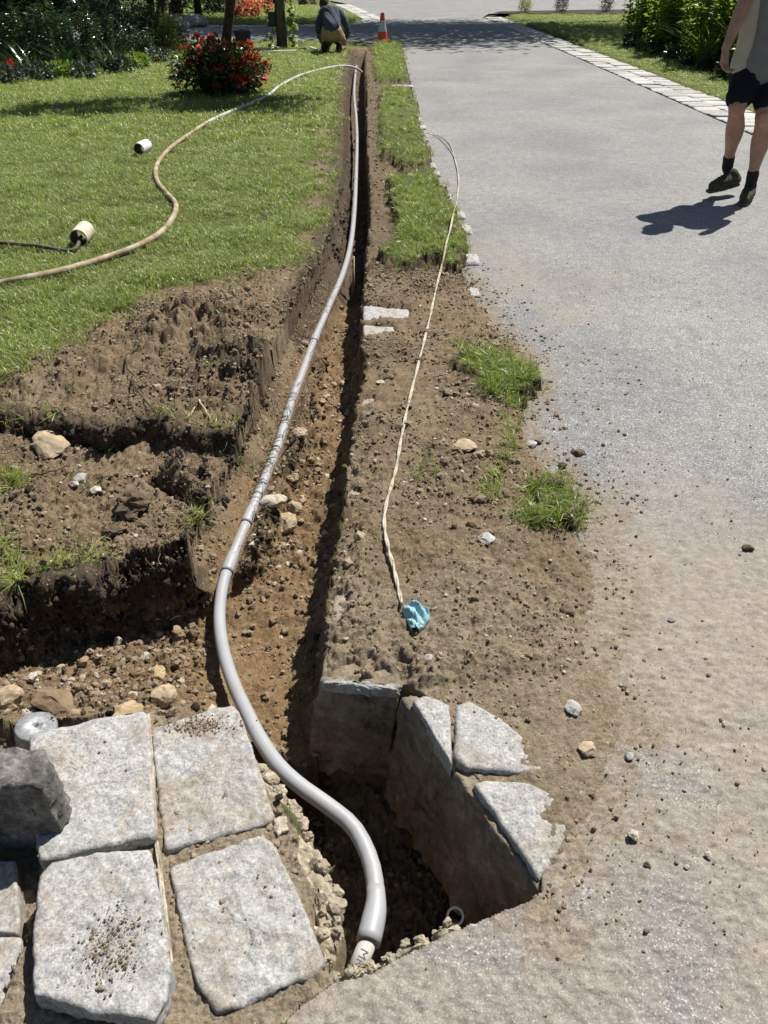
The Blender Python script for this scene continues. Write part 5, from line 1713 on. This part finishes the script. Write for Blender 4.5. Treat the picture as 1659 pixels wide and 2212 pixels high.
for i, (x, y, m, lab) in enumerate([(95, 176, 'leaf_grey', 'pale low plant at the lawn edge left'), (130, 172, 'leaf_mid', 'green low plant at the lawn edge before the trunk'), (185, 172, 'leaf_grey', 'pale low plant below the feathery perennial'),
                                    (265, 160, 'leaf_mid', 'mossy low mound at the bed edge'), (300, 150, 'leaf_dark', 'dark low mound right of the mossy mound'), (345, 138, 'leaf_grey', 'grey low plant near the flowering bush'), (20, 182, 'leaf_grey', 'pale low plant under the red flowers')]):
    g = G(x, y); plant('ground_cover', lab, 'plant', g[0], g[1], zat(g[0], g[1]), CV[i % 3], M[m], None, None, i * 1.1, 1.1)
# red flowers at the left
g = G(26, 178); root = empty('red_flower', (g[0], g[1], zat(g[0], g[1]))); tag(root, 'small plant with big red flowers at the left lawn edge', 'flower')
for p in ([-.11, 0, .16], [.02, .03, .19], [.07, -.02, .24], [-.02, .05, .12]):
    P_ = np.repeat(np.array([p]), 7, 0)
    link('flower', leaves_mesh('flower', P_, rng.normal(0, 1, P_.shape), np.full(len(P_), .085), .9, .1), M['petal_red'], root)
link('foliage', dome_shrub(.4, .18, 160, .07, 8), M['leaf_dark'], root)

# beyond the branch drive: conifers, boulders, coral flowers
def conifer(w, h, n, seed):
    f = rng.uniform(size=n) ** .7; a = rng.uniform(0, 6.28, n); r = (1 - f) * w / 2 * rng.uniform(.45, 1.05, n) * (1 + .25 * np.sin(f * 40))
    P = np.stack([np.cos(a) * r, np.sin(a) * r, .1 + f * h], 1); D = np.stack([np.cos(a), np.sin(a), -.25 + 0 * a], 1) + rng.normal(0, .35, (n, 3))
    return leaves_mesh('foliage', P, D, rng.uniform(.12, .26, n), .28)


CF = [conifer(3.4, 4.2, 4200, i) for i in range(2)]
ts = MB().tube([(0, 0, -.1), (0, 0, 3.6)], [.12, .03], 8).mesh('trunk')
for i, (x, y, sc, lab) in enumerate([(250, 46, 1.0, 'grey green conifer behind the left bed'), (330, 40, 1.1, 'second conifer, left of the thin trunk, beyond the branch drive'), (430, 40, 1.15, 'broad conifer just left of the thin trunk'), (150, 52, 1.0, 'conifer hidden behind the thick trunk'), (50, 55, 1.1, 'conifer behind the glossy shrubs at far left'), (520, 22, .8, 'conifer right of the thin trunk, far back')]):
    g = G(x, y); r_ = plant('conifer', lab, 'tree', g[0], g[1], 0, CF[i % 2], M['leaf_grey'], None, None, i * 1.7, sc); link('trunk', ts, M['bark'], r_)
for i, (x, y, w, lab) in enumerate([(262, 74, 1.0, 'grey boulder behind the left bed'), (310, 72, 1.3, 'long grey boulder right of the first boulder'), (365, 66, 1.1, 'grey boulder below the conifer'), (420, 58, .8, 'small boulder near the thin trunk'), (668, 14, .9, 'flat dark stone on the far lawn')]):
    g = G(x, y); o = link('boulder', rock_mesh(500 + i, 3, .4, .5, RM['grey'] if i < 4 else RM['dark'], 'boulder', w), None, None, (g[0], g[1], .12)); tag(o, lab, 'boulder'); o.rotation_euler = (0, 0, i)
for i, (x, y, lab) in enumerate([(545, 34, 'coral flower clump on the far lawn edge, left'), (562, 30, 'coral flower clump on the far lawn edge, right'), (530, 40, 'coral flower clump nearest the thin trunk')]):
    g = G(x, y); root = empty('coral_flowers', (g[0], g[1], 0)); tag(root, lab, 'flower')
    link('foliage', dome_shrub(1.0, .45, 260, .12, 140 + i), M['leaf_mid'], root)
    p, d = lumpy(420, .52, .52, .3, i, .9); p[:, 2] += .2; p = p[p[:, 2] > .1]
    link('flowers', leaves_mesh('flowers', p, rng.normal(0, 1, p.shape), np.full(len(p), .11), .9), M['petal_coral'], root)['kind'] = 'stuff'
for i, (x, y, f, m, sc, lab) in enumerate([(470, 30, RH[0], 'leaf_mid', 1.1, 'green shrub behind the thin trunk, far back'), (590, 10, RH[1], 'leaf_dark', 1.3, 'dark shrub at the top behind the wooden post'), (640, -2, RH[2], 'leaf_dark', 1.4, 'dark shrub at the top left of the kneeling person'),
                                           (390, 20, RH[2], 'leaf_dark', 1.4, 'dark shrub behind the conifers'), (200, 20, RH[1], 'leaf_dark', 1.8, 'dark shrub wall at the top left'), (80, 25, RH[0], 'leaf_dark', 1.9, 'dark shrub wall at the far top left')]):
    shrub_at(x, y, f, M[m], ST[1], lab, sc)

# mulch bed at the end of the right lawn
Pm = [(3.9, 33.2), (13, 32.6), (14, 36.5), (8.2, 36.2), (4.4, 34.8)]
bm = bmesh.new(); bm.faces.new([bm.verts.new((x, y, .055)) for x, y in Pm]); me = bpy.data.meshes.new('mulch_bed'); bm.to_mesh(me); bm.free()
o = link('mulch_bed', me, M['bark']); tag(o, 'dark mulch bed at the far end of the right lawn', kind='structure')
for i, (x, y) in enumerate([(5.2, 33.9), (6.6, 34.2), (8.3, 34.3), (10, 34.3)]):
    plant('bed_plant', 'small dark plant in the far mulch bed, %s from the drive' % ['first', 'second', 'third', 'fourth'][i], 'plant', x, y, .05, MID[i % 3], M['leaf_dark'], None, None, i, .55)

# post with a climbing vine
g = G(610, 107); px, py = g[0], g[1]; zb = zat(px, py)
root = empty('wooden_post', (px, py, zb)); tag(root, 'weathered round wooden post standing on the lawn edge', 'post')
MB().tube([(0, 0, -.1), (.0, 0, .8), (.05, 0, 2.2), (.09, 0, 4.0)], [.115, .105, .10, .095], 14).build('pole', M['post_wood'], root)
bxm = MB().box((-.17, -.05, .52), (.14, .12, .26)); bxm.build('junction_box', M['ink'], root, False)
vp = []; vd = []
for i in range(260):
    h = random.uniform(0, 1) ** 1.1 * 1.5; s = random.choice([1, 1, 1, -1]); w_ = .12 + random.uniform(0, .14) * (1.3 - .5 * h)
    vp.append((s * w_ + .03 * h, random.uniform(-.16, .05), h)); vd.append((s * random.uniform(.2, 1), random.uniform(-1, .2), random.uniform(-.8, .2)))
vr = empty('climbing_vine', (px, py, zb)); tag(vr, 'light green leafy vine climbing the wooden post', 'vine')
link('foliage', leaves_mesh('foliage', np.array(vp), np.array(vd), rng.uniform(.07, .15, len(vp)), .75), M['leaf_light'], vr)
vm = MB()
for s in (-1, 1, 1):
    vm.tube([(s * (.12 + .05 * math.sin(j * 1.3 + s)), -.10 + .02 * math.sin(j), j * .2 - .05) for j in range(9)], .006, 5)
vm.build('stem', M['leaf_mid'], vr)
for i, (a, b, r_, lab, mt) in enumerate([((555, 116), (640, 112), .02, 'long pale pipe on the grass in front of the post', 'pvc_dusty'), ((565, 110), (612, 104), .02, 'pale pipe left of the post foot', 'pvc_dusty'), ((670, 105), (690, 112), .022, 'short pale pipe between post and kneeling person', 'pvc_white')]):
    a = G(*a, .03); b = G(*b, .03)
    za, zb2 = zat(a[0], a[1]), zat(b[0], b[1])
    o = MB().tube([(0, 0, 0), (b[0] - a[0], b[1] - a[1], zb2 - za)], r_, 10).build('pipe', M[mt]); o.location = (a[0], a[1], za + .03); tag(o, lab, 'pipe')
o = MB().box((0, 0, 0), (.32, .16, .03), .3).build('board', M['post_wood'], None, False); g = G(645, 111); o.location = (g[0], g[1], zat(g[0], g[1]) + .03); tag(o, 'small grey board lying beside the post foot', 'board')

# traffic cone
M['cone_orange'] = simple('cone_orange', (.78, .10, .025), .45, .12, 12, .05, .5)
M['cone_white'] = simple('cone_band', (.62, .62, .62), .4, .08, 20, .05, .5)
cx, cy = -.035, 21.0
root = empty('traffic_cone', (cx, cy, .001)); tag(root, 'orange traffic cone with a pale reflective band on the drive', 'cone')
MB().box((0, 0, .0175), (.34, .34, .035)).build('base', M['cone_orange'], root, False)
MB().lathe([(.125, .035), (.098, .20)], 24).build('lower_body', M['cone_orange'], root)
MB().lathe([(.0985, .20), (.064, .42)], 24).build('reflective_band', M['cone_white'], root)
MB().lathe([(.0635, .42), (.042, .56), (.030, .57), (.028, .54)], 24).build('upper_body', M['cone_orange'], root)


# ------------------------------------------------------------------ people
def blob(name, chains, voxel, mat, parent, smooth=4, dis=0.0, dscale=20, seed=0):
    m = MB()
    for ch in chains:
        pts = [Vector(c[:3]) for c in ch]; rad = [c[3] for c in ch]; fl = ch[0][4] if len(ch[0]) > 4 else 1.0
        d0 = (pts[0] - pts[1]).normalized(); d1 = (pts[-1] - pts[-2]).normalized()
        P = [pts[0] + d0 * rad[0] * k for k in (.95, .7, .38)] + pts + [pts[-1] + d1 * rad[-1] * k for k in (.38, .7, .95)]
        R = [rad[0] * k for k in (.3, .71, .92)] + rad + [rad[-1] * k for k in (.92, .71, .3)]
        m.tube(P, R, 16, True, fl)
    o = m.build(name, mat, None)
    md = o.modifiers.new('r', 'REMESH'); md.mode = 'VOXEL'; md.voxel_size = voxel
    md2 = o.modifiers.new('s', 'SMOOTH'); md2.iterations = smooth; md2.factor = .5
    bpy.context.view_layer.update()
    me = bpy.data.meshes.new_from_object(o.evaluated_get(bpy.context.evaluated_depsgraph_get()))
    o.modifiers.clear(); old = o.data; o.data = me; bpy.data.meshes.remove(old)
    if dis:
        n = len(me.vertices); co = np.zeros(n * 3); no = np.zeros(n * 3)
        me.vertices.foreach_get('co', co); me.vertices.foreach_get('normal', no)
        co = co.reshape(-1, 3); no = no.reshape(-1, 3)
        co += no * (dis * fbm(co[:, 0] * dscale + co[:, 1] * dscale * .7 + seed, co[:, 2] * dscale * .6 - co[:, 1] * dscale * .4, 3, 300 + seed))[:, None]
        me.vertices.foreach_set('co', co.ravel())
    me.polygons.foreach_set('use_smooth', [True] * len(me.polygons)); me.update()
    me.name = name
    if parent is not None: o.parent = parent
    return o


M['skin'] = simple('skin', (.42, .235, .155), .55, .22, 9, .12, .35, 60)
M['shirt_grey'] = simple('grey_shirt', (.20, .195, .19), .9, .08, 12, .1, .2)
M['shirt_pale'] = simple('pale_shirt_panel', (.46, .41, .33), .9, .08, 12, .1, .2)
M['black_cloth'] = simple('black_shorts', (.012, .013, .018), .9, .15, 14, .1, .15)
M['sock'] = simple('dark_sock', (.028, .028, .03), .95, .15, 60, .2, .1)
M['shoe'] = simple('olive_shoe', (.065, .06, .042), .85, .3, 40, .25, .2)
M['sole'] = simple('shoe_sole', (.10, .095, .07), .85, .2, 40, .2, .2)
M['navy'] = simple('slate_pullover', (.055, .068, .092), .9, .15, 10, .15, .2)
M['tan_pants'] = simple('tan_trousers', (.34, .245, .13), .9, .12, 12, .15, .2)
M['boot'] = simple('black_boot', (.016, .015, .015), .8, .2, 30, .2, .2)
M['hair'] = simple('dark_hair', (.045, .03, .02), .7, .3, 60, .4, .3)


def walker():
    hipR = AT(1617, 148, 6.15); kneeR = AT(1592, 234, 6.02); ankR = AT(1573, 352, 6.20)
    hipL = AT(1672, 148, 6.15); kneeL = AT(1650, 256, 5.98); ankL = AT(1624, 388, 6.00)
    toeR = AT(1536, 402, 6.06); heelR = AT(1588, 388, 6.2)
    base = np.array([2.68, 6.0, 0.0])
    root = empty('person', tuple(base)); tag(root, 'person in grey shirt and black shorts walking on the drive, cropped at the right edge', 'person')
    hip = (hipR + hipL) / 2
    neck = np.array([hip[0] - .02, hip[1] + .05, 1.47]); head = np.array([neck[0] - .05, neck[1] - .05, 1.66])
    shR = np.array([neck[0] - .165, neck[1] + .10, 1.41]); shL = np.array([neck[0] + .165, neck[1] - .12, 1.41])
    elR = AT(1609, 4, 6.08); wrR = AT(1568, 104, 5.98); haR = AT(1564, 138, 5.96)
    elL = shL + np.array([.06, -.04, -.27]); wrL = elL + np.array([-.12, -.16, .05])
    c4 = lambda p, r: (p[0] - base[0], p[1] - base[1], p[2], r)
    lerp = lambda a, b, t: a + (b - a) * t
    ch = []
    for hp, kn, an in ((hipR, kneeR, ankR), (hipL, kneeL, ankL)):
        back = np.array([.022, .03, 0])
        ch.append([c4(hp, .088), c4(lerp(hp, kn, .5), .078), c4(lerp(hp, kn, .85), .064), c4(kn, .060), c4(lerp(kn, an, .10), .052), c4(lerp(kn, an, .22) + back * .6, .058), c4(lerp(kn, an, .36) + back, .0655), c4(lerp(kn, an, .5) + back * .8, .060), c4(lerp(kn, an, .68) + back * .4, .045), c4(lerp(kn, an, .85), .036), c4(an, .035)])
        ch.append([c4(kn + [-.022, -.036, .02], .030), c4(kn + [-.022, -.038, -.02], .027)])
    ch.append([c4(hip, .14), c4(hip + [0, 0, .22], .13), c4(hip + [0, 0, .42], .15), c4(neck - [0, 0, .06], .10)])
    ch.append([c4(neck - [0, 0, .05], .058), c4(neck + [0, 0, .06], .054)])
    ch.append([c4(head - [.01, .02, .07], .062), c4(head, .085), c4(head + [0, 0, .06], .082)])
    ch.append([c4(head - [.06, .075, .015], .016), c4(head - [.066, .083, .035], .017)])
    ch.append([c4(shR, .060), c4(lerp(shR, elR, .5), .049), c4(elR, .042), c4(lerp(elR, wrR, .25), .046), c4(lerp(elR, wrR, .7), .034), c4(wrR, .027)])
    ch.append([c4(shL, .060), c4(lerp(shL, elL, .5), .048), c4(elL, .042), c4(lerp(elL, wrL, .4), .042), c4(wrL, .028), c4(wrL + [-.05, -.05, .05], .035), c4(wrL + [-.09, -.08, .08], .025)])
    # right hand: palm, four curled fingers, thumb
    d = (haR - wrR); d = d / np.linalg.norm(d)
    sd = np.array([-.75, -.55, .1]); sd = sd - d * sd.dot(d); sd /= np.linalg.norm(sd); fr = np.cross(d, sd)
    if fr[0] > 0: fr = -fr
    palm0 = wrR + d * .02; palm1 = wrR + d * .085
    for s_ in (-.026, -.009, .009, .026):
        ch.append([c4(palm0 + sd * s_ * .6, .015), c4(palm1 + sd * s_, .0155)])
    for s_, ln in ((-.030, .066), (-.010, .078), (.010, .084), (.030, .074)):
        k0 = palm1 + sd * s_; k1 = k0 + d * ln * .42 - fr * .012; k2 = k1 + d * ln * .26 - fr * .024; k3 = k2 + d * ln * .06 - fr * .026
        ch.append([c4(k0, .0105), c4(k1, .0098), c4(k2, .009), c4(k3, .008)])
    t0 = palm0 + sd * .024 - fr * .006; t1 = t0 + sd * .022 + d * .032 - fr * .012; t2 = t1 + d * .032 - fr * .012 - sd * .002
    ch.append([c4(t0, .014), c4(t1, .0115), c4(t2, .009)])
    blob('body', ch, .0065, M['skin'], root, 3)
    # shirt and its paler side panel
    ax_ = np.array([.75, -.5, 0])
    sh = [[c4(hip + ax_ * s_ + [0, 0, .02], .138), c4(hip + ax_ * s_ + [0, 0, .2], .130), c4(hip + ax_ * s_ * 1.5 + [0, .01, .42], .150), c4(neck + ax_ * s_ - [0, 0, .11], .11)] for s_ in (-.075, .075)] + [[c4(hip + [0, .0, .02], .165), c4(hip + [0, 0, .2], .155), c4(hip + [0, .01, .40], .165), c4(neck - [0, 0, .10], .14), c4(neck - [0, 0, .02], .075)],
          [c4(shR - [-.06, 0, .0], .085), c4(lerp(shR, elR, .15), .074), c4(lerp(shR, elR, .55), .068)], [c4(shL + [-.06, 0, 0], .085), c4(lerp(shL, elL, .55), .068)]]
    blob('shirt', sh, .010, M['shirt_grey'], root, 4, .013, 8, 2)
    pn = [[c4(hip + [-.150, -.01, .02], .072), c4(hip + [-.140, -.01, .2], .070), c4(hip + [-.165, -.01, .38], .070)]]
    blob('side_panel', pn, .010, M['shirt_pale'], root, 4, .006, 10, 4)
    # shorts
    so = [[c4(hip + [-.07, 0, .0], .105), c4(hipR - [0, 0, .05], .120), c4(lerp(hipR, kneeR, .70), .092)], [c4(hip + [.07, 0, .0], .105), c4(hipL - [0, 0, .05], .120), c4(lerp(hipL, kneeL, .66), .094)], [c4(hip + [-.04, 0, .0], .135), c4(hip + [.04, 0, .0], .135)]]
    blob('shorts', so, .010, M['black_cloth'], root, 3, .011, 11, 6)
    for an, kn, toe, heel in ((ankR, kneeR, toeR, heelR), (ankL, kneeL, None, None)):
        up_ = (kn - an) / np.linalg.norm(kn - an)
        blob('sock', [[c4(an - up_ * .05, .040), c4(an + up_ * .01, .040), c4(an + up_ * .045, .0425)]], .007, M['sock'], root, 2, .003, 40, 1)
        if toe is None:
            fd = np.array([-.50, -.866, 0]); heel = np.array([an[0] + .03, an[1] + .05, .055]); toe = heel + fd * .22; toe[2] = .045
        fd = toe - heel; fd /= np.linalg.norm(fd)
        s = blob('shoe', [[c4(heel, .045), c4(lerp(heel, toe, .35) + [0, 0, .015], .048), c4(lerp(heel, toe, .7), .046), c4(toe - fd * .02 - [0, 0, .006], .036)], [c4(heel + [0, 0, .01], .038), c4(lerp(heel, toe, .2) + [0, 0, .05], .042)]], .008, M['shoe'], root, 3, .004, 35, 3)
        dn = np.array([0, 0, -.036])
        sl = blob('sole', [[c4(heel + dn - fd * .01, .040) + (.42,), c4(lerp(heel, toe, .5) + dn, .043), c4(toe + dn - fd * .005, .036)]], .007, M['sole'], None, 2, .003, 60, 5)
        sl.parent = s
        lc = MB()
        for q in range(4):
            c0 = lerp(heel, toe, .34 + q * .1) + np.array([0, 0, .062 - q * .007]); sx = np.array([fd[1], -fd[0], 0]) * .028
            lc.tube([c4(c0 - sx, 0)[:3], c4(c0 + [0, 0, .008], 0)[:3], c4(c0 + sx, 0)[:3]], .0035, 6)
        lc.build('lace', M['sock'], s)
    # cap with brim, hair
    cp = blob('cap', [[c4(head + [0, 0, .03], .097), c4(head + [0, 0, .07], .092)]], .012, M['black_cloth'], root, 3)
    fb = np.array([-.62, -.78, 0])
    b_ = blob('brim', [[c4(head + fb * .06 + [0, 0, .045], .07) + (.16,), c4(head + fb * .14 + [0, 0, .035], .062)]], .008, M['black_cloth'], None, 2); b_.parent = cp
    blob('hair', [[c4(head + [.03, .04, .0], .078), c4(head + [.03, .04, -.05], .06)]], .012, M['hair'], root, 3, .006, 60)
    for s_ in (-1, 1):
        e = head + fb * .078 + np.array([-fb[1], fb[0], 0]) * .03 * s_ + [0, 0, .005]
        blob('eye', [[c4(e, .011), c4(e + fb * .002, .011)]], .004, M['cone_white'], root, 1)
    e = head + fb * .074 - [0, 0, .055]; sx = np.array([-fb[1], fb[0], 0]) * .02
    blob('mouth', [[c4(e - sx, .006), c4(e + sx, .006)]], .003, M['petal_coral'], root, 1)


walker()


def kneeler():
    b = G(718, 121); bx, by = b[0], b[1]; zb = zat(bx, by)
    root = empty('person', (bx, by, zb)); tag(root, 'kneeling person in dark pullover and tan trousers bent over the far trench end', 'person')
    hips = np.array([.0, .28, .36]); chest = np.array([-.03, .56, .62]); neck = np.array([-.08, .70, .74]); head = np.array([-.17, .78, .80])
    c4 = lambda p, r: (*p, r)
    kn = [np.array([-.16, .66, .07]), np.array([.18, .66, .07])]; an = [np.array([-.15, .14, .09]), np.array([.13, .16, .09])]
    hp = [hips + [-.10, .02, -.03], hips + [.11, .02, -.03]]
    sh = [chest + [-.20, .04, .05], chest + [.21, .04, .02]]; el = [np.array([-.30, .60, .36]), np.array([.29, .62, .36])]; wr = [np.array([-.24, .82, .14]), np.array([.18, .86, .13])]
    ch = [[c4(hips, .14), c4(chest, .15), c4(neck, .07)], [c4(neck, .055), c4(head - [0, 0, .04], .06)], [c4(head + [.01, 0, -.05], .07), c4(head + [0, 0, .03], .09)]]
    for i in range(2):
        ch.append([c4(hp[i], .09), c4(kn[i], .065), c4(an[i] + (kn[i] - an[i]) * .5, .06), c4(an[i], .045)])
        ch.append([c4(sh[i], .06), c4(el[i], .045), c4(wr[i], .03)])
        for q in (-.03, -.01, .01, .03): ch.append([c4(wr[i] + [q, .02, -.02], .014), c4(wr[i] + [q * 1.2, .07, -.06], .011), c4(wr[i] + [q * 1.2, .09, -.10], .010)])
        ch.append([c4(wr[i] + [.035 * (1 - 2 * i), .02, -.02], .013), c4(wr[i] + [.06 * (1 - 2 * i), .05, -.05], .010)])
    for s_ in (-1, 1): ch.append([c4(head + [.088 * s_, -.01, -.01], .018), c4(head + [.090 * s_, -.015, .02], .016)])
    ch.append([c4(head + [0, .09, -.02], .014), c4(head + [0, .10, -.04], .016)])
    blob('body', ch, .011, M['skin'], root, 2)
    blob('pullover', [[c4(hips + [0, -.03, .06], .175), c4((hips + chest) / 2 + [0, -.02, .03], .18), c4(chest, .185), c4(neck - [0, .06, .05], .11)], [c4(sh[0] + [.05, 0, 0], .10), c4(sh[0] + (el[0] - sh[0]) * .5, .075), c4(el[0], .064), c4(wr[0], .046)],
                      [c4(sh[1] - [.05, 0, 0], .10), c4(sh[1] + (el[1] - sh[1]) * .5, .075), c4(el[1], .064), c4(wr[1], .046)], [c4(sh[0] + [.06, 0, 0], .11), c4(sh[1] - [.06, 0, 0], .11)]], .014, M['navy'], root, 4, .022, 9, 8)
    blob('trousers', [[c4(hips + [-.05, -.02, -.02], .17), c4(hips + [.05, -.02, -.02], .17)], [c4(hp[0] - [0, 0, .03], .125), c4(kn[0], .085), c4(an[0] + [0, .1, 0], .075)], [c4(hp[1] - [0, 0, .05], .13), c4(kn[1], .088), c4(an[1] + [0, .08, 0], .08)]], .014, M['tan_pants'], root, 3, .012, 12, 9)
    for i in range(2):
        a = an[i]
        blob('boot', [[c4(a + [0, .02, .03], .065), c4(a + [0, -.04, .03], .062), c4(a + [0, -.06, .0], .055)], [c4(a + [-.0, -.05, .08], .050), c4(a + [0, -.06, -.04], .048)]], .011, M['boot'], root, 2)
    blob('hair', [[c4(head + [0, -.015, .03], .094), c4(head + [0, -.03, -.01], .090)]], .012, M['hair'], root, 2, .006, 50)


kneeler()

# splintered stake standing in the trench
a = G(744, 612, -.2); st_ = MB().tube([(0, 0, -.05), (.006, .01, .10), (.012, .02, .23)], [.022, .021, .012], 6, True, .45).build('wooden_stake', M['root_pale'])
st_.location = (a[0] + .05, a[1], -.27); tag(st_, 'splintered wooden stake standing in the trench beside the conduit', 'stake')

# soil trodden onto two of the paving stones
def on_stone(cx, cy, zt, sx, sy, n, label):
    g = G(cx, cy, zt)
    P = np.stack([g[0] + rng.normal(0, sx, n), g[1] + rng.normal(0, sy, n), np.full(n, zt + .002)], 1)
    scatter('soil_crumbs', P, rng.uniform(0, 6.28, n), .0012 + .0055 * rng.uniform(size=n) ** 6, CLOD, 7, label, rng.uniform(-.6, .6, (n, 2)))


on_stone(240, 2040, .046, .026, .032, 1100, 'tan soil smear on the front left paving stone')
on_stone(430, 1568, .007, .040, .012, 900, 'soil crumbs on the far edge of the upper right paving stone')
on_stone(540, 2000, .007, .06, .09, 90, 'few crumbs on the lower right paving stone')
on_stone(200, 1700, .031, .07, .09, 60, 'few crumbs on the upper left paving stone')
